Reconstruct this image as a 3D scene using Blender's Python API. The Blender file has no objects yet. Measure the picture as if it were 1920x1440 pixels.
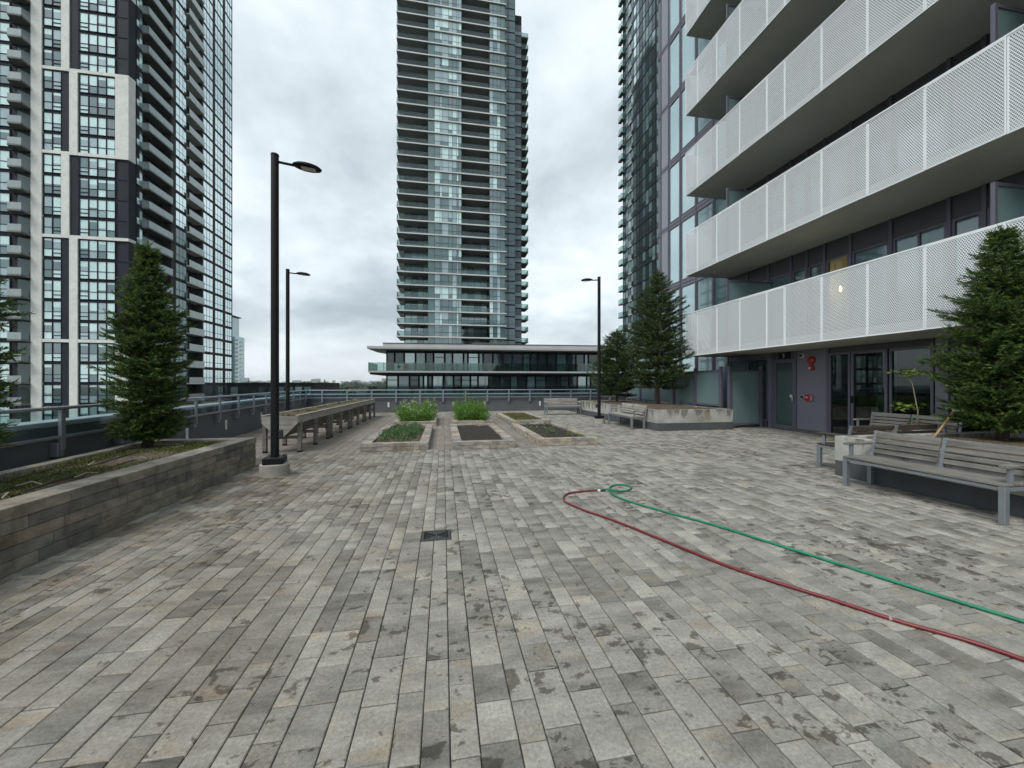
import bpy, bmesh, math, random
import numpy as np
from mathutils import Vector, Matrix
random.seed(7); RNG = np.random.default_rng(7)
S = bpy.context.scene
C = S.collection
R = math.radians

# ------------------------------------------------------------------ camera
cam = bpy.data.cameras.new('camera'); cam_o = bpy.data.objects.new('camera', cam); C.objects.link(cam_o)
cam.sensor_width = 36.0; cam.lens = 721 / 1920 * 36.0
cam.clip_start = 0.05; cam.clip_end = 12000
CAM = Vector((0, 0, 1.5)); YAW = math.atan(129 / 721)
cam_o.location = CAM; cam_o.rotation_euler = (R(90), 0, -YAW)
S.camera = cam_o

# ------------------------------------------------------------------ world, sun, exposure
SUN_EL, SUN_AZ = R(52), R(228)          # azimuth clockwise from +Y: sun stands behind and to the left
w = bpy.data.worlds.new('World'); S.world = w; w.use_nodes = True
nt = w.node_tree; nt.nodes.clear(); N = nt.nodes.new; L = nt.links.new
def wm(op, a, b=None):
    n = N('ShaderNodeMath'); n.operation = op
    for i, v in enumerate((a, b)):
        if v is None: continue
        if isinstance(v, (int, float)): n.inputs[i].default_value = v
        else: L(v, n.inputs[i])
    return n.outputs[0]
sky = N('ShaderNodeTexSky'); sky.sky_type = 'NISHITA'; sky.sun_disc = False
sky.sun_elevation = SUN_EL; sky.sun_rotation = SUN_AZ
bgA = N('ShaderNodeBackground'); bgA.inputs[1].default_value = 0.12; L(sky.outputs[0], bgA.inputs[0])
tc = N('ShaderNodeTexCoord'); sp = N('ShaderNodeSeparateXYZ'); L(tc.outputs['Generated'], sp.inputs[0])
zz = wm('ADD', wm('MAXIMUM', sp.outputs[2], 0.0), 0.30)
cb = N('ShaderNodeCombineXYZ'); L(wm('DIVIDE', sp.outputs[0], zz), cb.inputs[0]); L(wm('DIVIDE', sp.outputs[1], zz), cb.inputs[1])
cb.inputs[2].default_value = 3.7
def wnoise(scale, det, rough, dist):
    n = N('ShaderNodeTexNoise'); n.inputs['Scale'].default_value = scale; n.inputs['Detail'].default_value = det
    n.inputs['Roughness'].default_value = rough; n.inputs['Distortion'].default_value = dist
    L(cb.outputs[0], n.inputs['Vector']); return n.outputs['Fac']
mix = wm('ADD', wm('MULTIPLY', wnoise(1.05, 8, .56, .35), .62), wm('MULTIPLY', wnoise(2.6, 7, .55, .2), .38))
rp = N('ShaderNodeValToRGB'); L(mix, rp.inputs[0]); e = rp.color_ramp.elements
e[0].position = .37; e[0].color = (.36, .415, .455, 1)
e[1].position = .62; e[1].color = (.77, .84, .88, 1)
m_ = e.new(.45); m_.color = (.46, .525, .565, 1)
m_ = e.new(.53); m_.color = (.61, .68, .72, 1)
hz = N('ShaderNodeMapRange'); L(sp.outputs[2], hz.inputs[0]); hz.inputs[1].default_value = 0.0; hz.inputs[2].default_value = .16
hz.inputs[3].default_value = .75; hz.inputs[4].default_value = 0.0
mx = N('ShaderNodeMix'); mx.data_type = 'RGBA'; L(hz.outputs[0], mx.inputs[0]); L(rp.outputs[0], mx.inputs[6]); mx.inputs[7].default_value = (.80, .85, .87, 1)
bgB = N('ShaderNodeBackground'); bgB.inputs[1].default_value = 0.92; L(mx.outputs[2], bgB.inputs[0])
ms = N('ShaderNodeMixShader'); ms.inputs[0].default_value = .93; L(bgA.outputs[0], ms.inputs[1]); L(bgB.outputs[0], ms.inputs[2])
wo = N('ShaderNodeOutputWorld'); L(ms.outputs[0], wo.inputs[0])
sun = bpy.data.lights.new('sun', 'SUN'); sun.energy = 1.5; sun.angle = R(25); sun.color = (1, .985, .955)
sun_o = bpy.data.objects.new('sun', sun); C.objects.link(sun_o)
sd = Vector((math.sin(SUN_AZ) * math.cos(SUN_EL), math.cos(SUN_AZ) * math.cos(SUN_EL), math.sin(SUN_EL)))
sun_o.rotation_euler = sd.to_track_quat('Z', 'Y').to_euler(); sun_o.location = sd * 60
S.view_settings.view_transform = 'Standard'; S.view_settings.look = 'None'; S.view_settings.exposure = 0.55
S.view_settings.gamma = 1.0
S.render.engine = 'CYCLES'; S.cycles.max_bounces = 6; S.cycles.diffuse_bounces = 3; S.cycles.glossy_bounces = 3
S.cycles.transparent_max_bounces = 12; S.cycles.transmission_bounces = 4; S.cycles.volume_bounces = 0
S.cycles.use_adaptive_sampling = True; S.cycles.adaptive_threshold = .02
S.cycles.caustics_reflective = False; S.cycles.caustics_refractive = False

# ------------------------------------------------------------------ materials
class NT:
    def __init__(s, name):
        s.m = bpy.data.materials.new(name); s.m.use_nodes = True; s.t = s.m.node_tree; s.t.nodes.clear()
        s.out = s.t.nodes.new('ShaderNodeOutputMaterial')
    def n(s, k, **kw):
        x = s.t.nodes.new(k)
        for a, v in kw.items():
            setattr(x, a, v)
        return x
    def l(s, a, b): s.t.links.new(a, b)
    def put(s, sock, v):
        if hasattr(v, 'links') or hasattr(v, 'is_linked'): s.l(v, sock)
        else: sock.default_value = v
    def math(s, op, a, b=0.0, c=0.0):
        x = s.n('ShaderNodeMath', operation=op)
        for i, v in enumerate((a, b, c)): s.put(x.inputs[i], v)
        return x.outputs[0]
    def noise(s, vec, scale, det=3, rough=.5, w=None, dist=0):
        x = s.n('ShaderNodeTexNoise')
        if w is not None: x.noise_dimensions = '4D'; s.put(x.inputs['W'], w)
        x.inputs['Scale'].default_value = scale; x.inputs['Detail'].default_value = det; x.inputs['Roughness'].default_value = rough
        x.inputs['Distortion'].default_value = dist
        if vec is not None: s.l(vec, x.inputs['Vector'])
        return x.outputs['Fac']
    def scaled(s, vec, sc):
        x = s.n('ShaderNodeMapping'); x.inputs['Scale'].default_value = sc; s.l(vec, x.inputs['Vector']); return x.outputs[0]
    def rng(s, v, a, b, c=0., d=1.):
        x = s.n('ShaderNodeMapRange'); s.l(v, x.inputs[0])
        for i, q in enumerate((a, b, c, d)): x.inputs[i + 1].default_value = q
        return x.outputs[0]
    def ramp(s, v, stops, interp='LINEAR'):
        x = s.n('ShaderNodeValToRGB'); s.l(v, x.inputs[0]); cr = x.color_ramp; cr.interpolation = interp
        while len(cr.elements) < len(stops): cr.elements.new(.5)
        for el, (p, c) in zip(cr.elements, stops): el.position = p; el.color = (*c, 1)
        return x.outputs[0]
    def mixc(s, f, a, b, blend='MIX'):
        x = s.n('ShaderNodeMix', data_type='RGBA', blend_type=blend); s.put(x.inputs[0], f)
        for i, v in ((6, a), (7, b)):
            if isinstance(v, tuple): x.inputs[i].default_value = (*v, 1) if len(v) == 3 else v
            else: s.l(v, x.inputs[i])
        return x.outputs[2]
    def bsdf(s, col, rough=.8, metal=0., spec=.5, bump=None, bstr=.2, bdist=.01, coat=0.):
        p = s.n('ShaderNodeBsdfPrincipled')
        if isinstance(col, tuple): p.inputs['Base Color'].default_value = (*col, 1)
        else: s.l(col, p.inputs['Base Color'])
        s.put(p.inputs['Roughness'], rough); p.inputs['Metallic'].default_value = metal
        p.inputs['Specular IOR Level'].default_value = spec
        p.inputs['Coat Weight'].default_value = coat
        if bump is not None:
            b = s.n('ShaderNodeBump'); b.inputs['Strength'].default_value = bstr; b.inputs['Distance'].default_value = bdist
            s.l(bump, b.inputs['Height']); s.l(b.outputs[0], p.inputs['Normal'])
        return p.outputs[0]
    def end(s, sh): s.l(sh, s.out.inputs[0]); return s.m
    def pos(s): return s.n('ShaderNodeNewGeometry').outputs['Position']
    def obj(s): return s.n('ShaderNodeTexCoord').outputs['Object']
    def island(s):
        g = s.n('ShaderNodeNewGeometry').outputs['Random Per Island']; o = s.n('ShaderNodeObjectInfo').outputs['Random']
        return s.math('FRACT', s.math('ADD', g, o))

def tint(c, k): return tuple(min(1, v * k) for v in c)
def simple(name, col, rough=.6, metal=0., spec=.5, var=.12, scale=6., bump=0., coat=0., rvar=0., stretch=None):
    t = NT(name); p = t.pos()
    if stretch: p = t.scaled(p, stretch)
    n = t.noise(p, scale, 5, .6)
    c = t.mixc(t.rng(n, .3, .7), tint(col, 1 - var), tint(col, 1 + var))
    if rvar: c = t.mixc(t.math('MULTIPLY', t.island(), rvar), c, tint(col, .45))
    return t.end(t.bsdf(c, rough, metal, spec, t.noise(p, scale * 12, 3) if bump else None, bump, .004, coat))

MT = {}
def paver_mat(name, stops, dirt):
    t = NT(name); p = t.pos(); r = t.island()
    r2 = t.math('FRACT', t.math('MULTIPLY', r, 17.31)); r3 = t.math('FRACT', t.math('MULTIPLY', r, 53.7))
    wv = t.math('MULTIPLY', r, 91.0)
    blend = t.rng(t.noise(t.scaled(p, (2.0, 5.0, 1)), 1.6, 5, .58, w=wv), .33, .67)
    c = t.ramp(t.math('ADD', t.math('MULTIPLY', r, .62), t.math('SUBTRACT', t.math('MULTIPLY', blend, .58), .08)), stops)
    c = t.mixc(t.rng(t.noise(t.scaled(p, (1.5, 3.4, 1)), 1.9, 4, .6, w=t.math('ADD', wv, 11.)), .56, .72, 0., .75), c, t.mixc(1., c, (1.10, .95, .76), 'MULTIPLY'))
    c = t.mixc(t.rng(t.noise(t.scaled(p, (1.6, 4.4, 1)), 1.8, 4, .6, w=t.math('ADD', wv, 23.)), .58, .72, 0., .8), c, t.mixc(1., c, (.72, .78, .83), 'MULTIPLY'))
    c = t.mixc(t.rng(t.noise(p, 55, 5, .75), .3, .70), t.mixc(1., c, (.66, .66, .65), 'MULTIPLY'), t.mixc(1., c, (1.24, 1.24, 1.22), 'MULTIPLY'))
    c = t.mixc(t.rng(t.noise(p, 260, 2, .6), .62, .72), c, t.mixc(1., c, (1.45, 1.43, 1.4), 'MULTIPLY'))
    c = t.mixc(t.rng(t.noise(p, 190, 2, .6), .66, .74), c, t.mixc(1., c, (.55, .55, .55), 'MULTIPLY'))
    # damp dirt stains with crisp outlines that stop at the joints
    st = t.noise(t.scaled(p, (1.0, 1.35, 1)), 8.0, 7, .64, w=t.math('MULTIPLY', r, 37.0), dist=.4)
    area = t.rng(t.noise(p, .55, 3, .6), .42, .62, -.055, .03)
    thr = t.math('SUBTRACT', t.math('ADD', st, area), t.math('MULTIPLY', r3, .075))
    mk = t.rng(thr, .530, .556)
    c = t.mixc(t.math('MULTIPLY', mk, .88), c, t.mixc(1., c, (.34, .315, .28), 'MULTIPLY'))
    # brown silt washed along the planter side
    sx = t.n('ShaderNodeSeparateXYZ'); t.l(p, sx.inputs[0])
    silt = t.math('MULTIPLY', t.rng(sx.outputs[0], .6, -2.6), t.rng(t.noise(p, 1.1, 5, .62), .36, .60))
    c = t.mixc(t.math('MULTIPLY', silt, dirt), c, t.mixc(1., c, (.62, .52, .42), 'MULTIPLY'))
    rough = t.math('SUBTRACT', .85, t.math('MULTIPLY', mk, .28))
    return t.end(t.bsdf(c, rough, 0, .4, t.noise(p, 150, 4, .7), .35, .004))
MT['paver'] = paver_mat('paver_stone', [(0, (.140, .133, .116)), (.25, (.212, .203, .180)), (.5, (.275, .264, .234)), (.75, (.335, .320, .282)), (1, (.405, .388, .342))], .9)
MT['paver_brown'] = paver_mat('brown_paver_stone', [(0, (.20, .175, .15)), (.3, (.25, .22, .19)), (.6, (.235, .215, .195)), (1, (.30, .265, .225))], .35)
MT['joint'] = simple('joint_sand', (.075, .07, .058), .95, var=.35, scale=18, bump=.3)

def block_mat(name, lo, hi):
    t = NT(name); p = t.pos(); r = t.island()
    c = t.ramp(r, [(0, lo), (.45, tuple((a + b) / 2 for a, b in zip(lo, hi))), (.7, (hi[0] * .92, hi[1] * .84, hi[2] * .74)), (1, hi)])
    c = t.mixc(t.rng(t.noise(t.scaled(p, (4, 4, 9)), 1.4, 6, .62), .35, .66), t.mixc(1., c, (.62, .62, .62), 'MULTIPLY'), t.mixc(1., c, (1.12, 1.1, 1.05), 'MULTIPLY'))
    dr = t.rng(t.noise(t.scaled(p, (2.4, 2.4, .8)), 1.6, 5, .6), .52, .68)
    c = t.mixc(t.math('MULTIPLY', dr, .7), c, t.mixc(1., c, (.45, .42, .38), 'MULTIPLY'))
    c = t.mixc(t.rng(t.noise(p, 180, 2, .6), .64, .73), c, t.mixc(1., c, (.5, .5, .5), 'MULTIPLY'))
    return t.end(t.bsdf(c, .88, 0, .3, t.noise(p, 120, 4, .7), .4, .004))
MT['block'] = block_mat('planter_block', (.18, .178, .165), (.30, .285, .25))
MT['block_light'] = block_mat('bed_stone', (.28, .265, .24), (.47, .435, .385))

def concrete_mat():
    t = NT('stained_concrete'); p = t.pos(); sx = t.n('ShaderNodeSeparateXYZ'); t.l(p, sx.inputs[0])
    c = t.mixc(t.rng(t.noise(p, 2.2, 6, .6), .3, .7), (.33, .32, .295), (.50, .49, .455))
    drip = t.noise(t.scaled(p, (5.5, 5.5, 1.1)), 1.0, 7, .65)
    top = t.rng(sx.outputs[2], .22, .70, -.16, .10)
    mk = t.rng(t.math('ADD', drip, top), .50, .60)
    c = t.mixc(t.math('MULTIPLY', mk, .82), c, (.15, .14, .115))
    c = t.mixc(t.rng(t.noise(p, 1.6, 4, .5), .58, .66), c, t.mixc(1., c, (.7, .62, .5), 'MULTIPLY'))
    return t.end(t.bsdf(c, .9, 0, .3, t.noise(p, 40, 5, .7), .35, .006))
MT['concrete'] = concrete_mat()
MT['lamp_concrete'] = simple('lamp_footing_concrete', (.33, .315, .275), .9, var=.25, scale=4, bump=.3)
MT['grey_paint'] = simple('grey_painted_wall', (.105, .108, .118), .75, var=.10, scale=1.3, bump=.12)
MT['membrane'] = simple('planter_base_membrane', (.085, .088, .095), .7, var=.18, scale=3)
MT['alu'] = simple('aluminium', (.42, .44, .48), .38, .7, var=.08, scale=5)
MT['cap_metal'] = simple('cap_flashing', (.62, .66, .68), .35, .35, var=.05, scale=1)
MT['rail_grey'] = simple('guard_rail_grey', (.28, .29, .33), .42, .5, var=.08, scale=3)
MT['black'] = simple('black_powder_coat', (.008, .008, .009), .55, 0, .25, var=.2, scale=9)
MT['dark_plastic'] = simple('dark_plastic', (.02, .02, .022), .5)
MT['white_plastic'] = simple('white_plastic', (.72, .72, .70), .5, var=.05)
MT['lens'] = simple('lamp_lens', (.45, .46, .46), .25)
MT['red'] = simple('red_enamel', (.42, .015, .022), .3, coat=.3, var=.1)
MT['flag_red'] = simple('flag_red', (.45, .03, .03), .8)
MT["green_hose"] = simple("green_rubber", (.015, .20, .11), .45, var=.35, scale=9)
MT['red_hose'] = simple('dark_red_rubber', (.17, .018, .024), .38, var=.2, scale=20)
MT['brass'] = simple('brass_fitting', (.45, .36, .2), .35, .9)
MT['steel'] = simple('steel', (.5, .5, .5), .3, .9)
MT['iron'] = simple('cast_iron', (.085, .085, .082), .6, .4, var=.3, scale=30, bump=.3)
MT['gap'] = simple('drain_pit', (.012, .012, .012), .9)
MT['cladding'] = simple('purple_grey_cladding', (.215, .208, .25), .48, .25, var=.05, scale=.8)
MT['cladding_dark'] = simple('dark_cladding', (.085, .084, .098), .5, .2, var=.08, scale=.9)
MT['frame'] = simple('window_frame_grey', (.145, .138, .175), .45, .3, var=.06, scale=2)
MT['opaque_panel'] = simple('opaque_spandrel_glass', (.235, .25, .275), .12, 0, .6, var=.03, scale=.5)
MT['soffit'] = simple('balcony_concrete', (.46, .465, .43), .85, var=.10, scale=.9, bump=.15)
MT['white_metal'] = simple('white_powder_coat', (.86, .89, .90), .45, var=.03)
MT['interior'] = simple('room_paint', (.12, .115, .11), .9)
MT['room_dark'] = simple('dark_room_surface', (.035, .036, .038), .8)
MT['room_warm'] = simple('lit_room_paint', (.5, .46, .4), .9)
MT['soil'] = simple('dark_soil', (.030, .023, .017), .98, var=.5, scale=30, bump=1.)
MT['soil_brown'] = simple('dry_brown_soil', (.105, .078, .050), .98, var=.45, scale=14, bump=1.)
MT['pipe'] = simple('irrigation_pipe', (.025, .02, .016), .6)
MT['twig'] = simple('dry_twig', (.42, .37, .29), .85, var=.3, scale=20)
MT['bark'] = simple('bark', (.075, .058, .043), .95, var=.4, scale=25, bump=.8)
MT['handle_wood'] = simple('handle_wood', (.42, .26, .12), .6, var=.2, scale=20)
MT['rag'] = simple('grey_cloth', (.4, .4, .42), .9)

def wood_mat(name, a, b, dark):
    t = NT(name); o = t.obj(); r = t.island()
    g = t.noise(t.scaled(o, (1.2, 26, 26)), 1.6, 6, .62, w=t.math('MULTIPLY', r, 20.))
    c = t.mixc(t.rng(g, .3, .7), a, b)
    c = t.mixc(t.math('MULTIPLY', t.rng(t.noise(t.scaled(o, (1.5, 5, 5)), 1.2, 5, .6, w=t.math('MULTIPLY', r, 7.)), .45, .68), .75), c, dark)
    return t.end(t.bsdf(c, .8, 0, .35, g, .4, .003))
MT['wood'] = wood_mat('weathered_wood', (.125, .118, .108), (.27, .255, .232), (.07, .064, .058))
MT['wood_dark'] = wood_mat('dark_weathered_wood', (.045, .036, .030), (.11, .09, .075), (.03, .026, .024))
MT['wood_pale'] = wood_mat('pale_weathered_wood', (.26, .245, .215), (.44, .42, .38), (.17, .155, .135))
MT['bench_metal'] = simple('bench_grey_metal', (.27, .29, .31), .42, .5, var=.08, scale=5)

def leaf_mat(name, stops, rough=.6, trans=.25):
    t = NT(name); r = t.island(); c = t.ramp(r, stops)
    p = t.pos(); c = t.mixc(t.rng(t.noise(p, 9., 4, .6), .34, .66), t.mixc(1., c, (.58, .62, .58), 'MULTIPLY'), t.mixc(1., c, (1.45, 1.38, 1.2), 'MULTIPLY'))
    d = t.bsdf(c, rough, 0, .3); tr = t.n('ShaderNodeBsdfTranslucent'); t.l(c, tr.inputs[0])
    m = t.n('ShaderNodeMixShader'); m.inputs[0].default_value = trans; t.l(d, m.inputs[1]); t.l(tr.outputs[0], m.inputs[2])
    return t.end(m.outputs[0])
MT['spruce'] = leaf_mat('spruce_needles', [(0, (.022, .052, .018)), (.5, (.042, .092, .026)), (.85, (.065, .125, .036)), (1, (.11, .165, .055))])
MT['fir'] = leaf_mat('fir_needles', [(0, (.026, .052, .026)), (.5, (.045, .080, .032)), (.85, (.065, .10, .038)), (1, (.10, .12, .045))])
MT['spruce_tip'] = leaf_mat('spruce_shoot_tips', [(0, (.055, .10, .02)), (.6, (.105, .165, .035)), (1, (.185, .235, .06))])
MT['fir_tip'] = leaf_mat('fir_shoot_tips', [(0, (.05, .09, .03)), (.6, (.085, .125, .045)), (1, (.15, .165, .065))])
MT['bright_leaf'] = leaf_mat('bright_green_leaves', [(0, (.07, .16, .03)), (.5, (.12, .25, .045)), (1, (.21, .36, .08))], .6, .35)
MT['herb'] = leaf_mat('blue_green_leaves', [(0, (.06, .12, .055)), (.6, (.11, .20, .095)), (1, (.20, .29, .16))], .7, .3)
MT['weed'] = leaf_mat('weed_leaves', [(0, (.06, .085, .02)), (.5, (.11, .135, .035)), (1, (.18, .19, .07))], .7, .3)
MT['seedling'] = leaf_mat('seedling_leaves', [(0, (.10, .17, .05)), (1, (.24, .30, .13))], .6, .3)
MT['sapling'] = leaf_mat('sapling_leaves', [(0, (.09, .15, .03)), (1, (.24, .30, .08))], .6, .35)
MT['flower'] = leaf_mat('white_flowers', [(0, (.6, .62, .55)), (1, (.78, .78, .74))], .7, .3)
MT['far_leaf'] = leaf_mat('far_tree_leaves', [(0, (.03, .06, .03)), (.6, (.05, .095, .04)), (1, (.085, .13, .06))], .8, .1)
MT['terrain'] = simple('far_ground', (.06, .075, .05), .95, var=.4, scale=.01)
MT['asphalt'] = simple('roof_ballast', (.10, .10, .10), .95)

def glass_mat(name, tintc, refl=1.0, rough=.02):
    t = NT(name); lw = t.n('ShaderNodeLayerWeight'); lw.inputs[0].default_value = .5
    sch = t.math('ADD', .04, t.math('MULTIPLY', t.math('POWER', lw.outputs['Facing'], 5.), .96))
    tr = t.n('ShaderNodeBsdfTransparent'); tr.inputs[0].default_value = (*tintc, 1)
    gl = t.n('ShaderNodeBsdfGlossy'); gl.inputs['Roughness'].default_value = rough; gl.inputs[0].default_value = (.93, .97, .97, 1)
    f = t.math('MINIMUM', t.math('MULTIPLY', sch, 1.3 * refl), 1.)
    m = t.n('ShaderNodeMixShader'); t.l(f, m.inputs[0]); t.l(tr.outputs[0], m.inputs[1]); t.l(gl.outputs[0], m.inputs[2])
    return t.end(m.outputs[0])
MT['glass'] = glass_mat('clear_glass', (.50, .58, .57))
MT['guard_glass'] = glass_mat('guard_glass', (.82, .90, .92))
MT['green_glass'] = glass_mat('green_balcony_glass', (.58, .70, .67))

def pane_mat(name, col, gloss=.25, rough=.04, var=.15, fres=1.):
    """a far window pane: what stands behind it under a glossy skin"""
    t = NT(name); p = t.pos(); r = t.island()
    c = t.mixc(t.math('MULTIPLY', r, var * 2), tint(col, 1 + var), tint(col, 1 - var * 1.6))
    c = t.mixc(t.rng(t.noise(t.scaled(p, (1.3, 1.3, .5)), 1.2, 3), .4, .6), t.mixc(1., c, (.88, .9, .9), 'MULTIPLY'), c)
    d = t.bsdf(c, .5, 0, .3)
    gl = t.n('ShaderNodeBsdfGlossy'); gl.inputs[0].default_value = (.80, .93, .93, 1); gl.inputs['Roughness'].default_value = rough
    lw = t.n('ShaderNodeFresnel'); lw.inputs[0].default_value = 1.5
    f = t.math('MINIMUM', t.math('ADD', t.math('MULTIPLY', lw.outputs[0], fres), gloss), 1.)
    m = t.n('ShaderNodeMixShader'); t.l(f, m.inputs[0]); t.l(d, m.inputs[1]); t.l(gl.outputs[0], m.inputs[2])
    return t.end(m.outputs[0])
MT['p_pale'] = pane_mat('pane_with_white_blind', (.60, .78, .75), .18)
MT['p_mid'] = pane_mat('pane_with_grey_blind', (.22, .30, .32), .22)
MT['p_dark'] = pane_mat('pane_of_dark_room', (.035, .055, .062), .16)
MT['p_teal'] = pane_mat('teal_pane', (.085, .145, .15), .10, fres=.6)
MT['p_green'] = pane_mat('green_spandrel_pane', (.085, .145, .14), .07, fres=.5)
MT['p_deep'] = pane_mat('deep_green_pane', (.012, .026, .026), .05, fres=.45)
MT['p_bright'] = pane_mat('mirror_pane', (.30, .36, .37), .62, .03, .1)
MT['p_frost'] = pane_mat('frosted_pane', (.15, .225, .225), .08, .22, .03)
MT['p_door'] = pane_mat('dark_frosted_door_pane', (.045, .075, .07), .05, .1, .03)
MT['p_blue'] = pane_mat('sky_blue_pane', (.20, .32, .36), .42, .02, .08)
MT['t_white'] = simple('white_precast', (.74, .735, .69), .85, var=.10, scale=1.6, bump=.1)
MT['t_dark'] = simple('dark_precast', (.027, .030, .039), .7, 0, .2, var=.12, scale=.6)
MT['t_brown'] = simple('brown_cladding', (.050, .044, .044), .7, 0, .2, var=.1, scale=.5)
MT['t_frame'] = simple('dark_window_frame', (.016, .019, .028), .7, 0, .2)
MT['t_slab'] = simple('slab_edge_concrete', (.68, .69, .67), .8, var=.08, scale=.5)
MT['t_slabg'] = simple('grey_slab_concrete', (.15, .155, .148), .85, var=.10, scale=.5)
MT['t_guard'] = pane_mat('grey_guard_pane', (.25, .275, .27), .08, .2)
MT['t_guard_w'] = pane_mat('white_guard_pane', (.40, .41, .40), .06, .25)
MT['t_greenw'] = simple('dark_green_wall', (.016, .023, .023), .7, 0, .2, var=.15, scale=.4)
MT['podium_white'] = simple('podium_white_fascia', (.42, .42, .41), .8, var=.08, scale=.5)

def perf_mat():
    """white sheet metal punched with staggered round holes"""
    t = NT('perforated_white_metal'); sx = t.n('ShaderNodeSeparateXYZ'); t.l(t.pos(), sx.inputs[0])
    P = .036
    a = t.math('DIVIDE', sx.outputs[1], P); b = t.math('DIVIDE', sx.outputs[2], P * .87)
    row = t.math('FLOOR', b); odd = t.math('MULTIPLY', t.math('FLOORED_MODULO', row, 2.), .5)
    fx = t.math('SUBTRACT', t.math('FRACT', t.math('ADD', a, odd)), .5); fy = t.math('MULTIPLY', t.math('SUBTRACT', t.math('FRACT', b), .5), .87)
    d = t.math('SQRT', t.math('ADD', t.math('MULTIPLY', fx, fx), t.math('MULTIPLY', fy, fy)))
    hole = t.math('LESS_THAN', d, .345)
    s = t.bsdf((.86, .89, .90), .45); tr = t.n('ShaderNodeBsdfTransparent')
    m = t.n('ShaderNodeMixShader'); t.l(hole, m.inputs[0]); t.l(s, m.inputs[1]); t.l(tr.outputs[0], m.inputs[2])
    return t.end(m.outputs[0])
MT['perf'] = perf_mat()
def emit(name, col, k):
    t = NT(name); e_ = t.n('ShaderNodeEmission'); e_.inputs[0].default_value = (*col, 1); e_.inputs[1].default_value = k; return t.end(e_.outputs[0])
MT['bulb'] = emit('warm_bulb', (1, .55, .18), 26.)
MT['downlight'] = emit('ceiling_downlight_glow', (1, .95, .85), 5.)

# ------------------------------------------------------------------ builders
def mats_of(ms): return [MT[m] if isinstance(m, str) else m for m in (ms if isinstance(ms, (list, tuple)) else [ms])]
def link(name, data, parent=None, loc=(0, 0, 0), rot=None, scale=None):
    o = bpy.data.objects.new(name, data); C.objects.link(o); o.location = loc
    if rot is not None: o.rotation_euler = rot
    if scale is not None: o.scale = scale
    if parent is not None: o.parent = parent
    return o
def tag(o, label=None, cat=None, group=None, kind=None):
    if label: o['label'] = label
    if cat: o['category'] = cat
    if group: o['group'] = group
    if kind: o['kind'] = kind
    return o
def thing(name, label, cat, loc=(0, 0, 0), rz=0, group=None):
    o = link(name, None, None, loc, (0, 0, rz)); o.empty_display_size = .2
    return tag(o, label, cat, group)

class MB:
    def __init__(s): s.v = []; s.f = []; s.m = []
    def add(s, vs, fs, m=0):
        k = len(s.v); s.v += [tuple(v) for v in vs]; s.f += [tuple(i + k for i in f) for f in fs]; s.m += [m] * len(fs); return s
    def box(s, x0, x1, y0, y1, z0, z1, m=0):
        vs = [(x, y, z) for z in (z0, z1) for y in (y0, y1) for x in (x0, x1)]
        return s.add(vs, [(0, 2, 3, 1), (4, 5, 7, 6), (0, 1, 5, 4), (2, 6, 7, 3), (0, 4, 6, 2), (1, 3, 7, 5)], m)
    def prism(s, pts, z0, z1, m=0):
        n = len(pts); vs = [(x, y, z0) for x, y in pts] + [(x, y, z1) for x, y in pts]
        fs = [tuple(range(n))[::-1], tuple(range(n, 2 * n))] + [(i, (i + 1) % n, n + (i + 1) % n, n + i) for i in range(n)]
        return s.add(vs, fs, m)
    def bar(s, a, b, wx, wy, up=(0, 0, 1), m=0):
        a, b = Vector(a), Vector(b); d = (b - a).normalized(); sd_ = d.cross(Vector(up))
        if sd_.length < 1e-4: sd_ = d.cross(Vector((1, 0, 0)))
        sd_.normalize(); u = sd_.cross(d)
        vs = [p + sd_ * i * wx / 2 + u * j * wy / 2 for p in (a, b) for i, j in ((-1, -1), (1, -1), (1, 1), (-1, 1))]
        return s.add(vs, [(0, 1, 2, 3), (7, 6, 5, 4), (0, 4, 5, 1), (1, 5, 6, 2), (2, 6, 7, 3), (3, 7, 4, 0)], m)
    def cone(s, a, b, r0, r1, n=12, m=0):
        return s.tube([a, b], [r0, r1], n, m)
    def tube(s, pts, r, n=8, m=0):
        pts = [Vector(p) for p in pts]; k = len(pts); rs = r if isinstance(r, (list, tuple)) else [r] * k
        vs = []; up = None
        for i, p in enumerate(pts):
            d = (pts[min(i + 1, k - 1)] - pts[max(i - 1, 0)]).normalized()
            if up is None: up = d.orthogonal().normalized()
            up = (up - d * up.dot(d)).normalized(); sd_ = d.cross(up)
            vs += [p + (up * math.cos(t) + sd_ * math.sin(t)) * rs[i] for t in [2 * math.pi * j / n for j in range(n)]]
        fs = [(i * n + j, i * n + (j + 1) % n, (i + 1) * n + (j + 1) % n, (i + 1) * n + j) for i in range(k - 1) for j in range(n)]
        fs += [tuple(range(n))[::-1], tuple(range((k - 1) * n, k * n))]
        return s.add(vs, fs, m)
    def mesh(s, name, mats, smooth=False, bevel=0, seg=1):
        me = bpy.data.meshes.new(name); me.from_pydata(s.v, [], s.f)
        for m in mats_of(mats): me.materials.append(m)
        me.polygons.foreach_set('material_index', s.m)
        bm = bmesh.new(); bm.from_mesh(me); bmesh.ops.recalc_face_normals(bm, faces=bm.faces)
        if bevel: bmesh.ops.bevel(bm, geom=bm.edges[:], offset=bevel, segments=seg, affect='EDGES', profile=.5)
        bm.to_mesh(me); bm.free()
        if smooth: me.polygons.foreach_set('use_smooth', [True] * len(me.polygons))
        me.update(); return me
    def obj(s, name, mats, parent=None, smooth=False, bevel=0, loc=(0, 0, 0), rot=None, seg=1):
        return link(name, s.mesh(name, mats, smooth, bevel, seg), parent, loc, rot)

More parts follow.
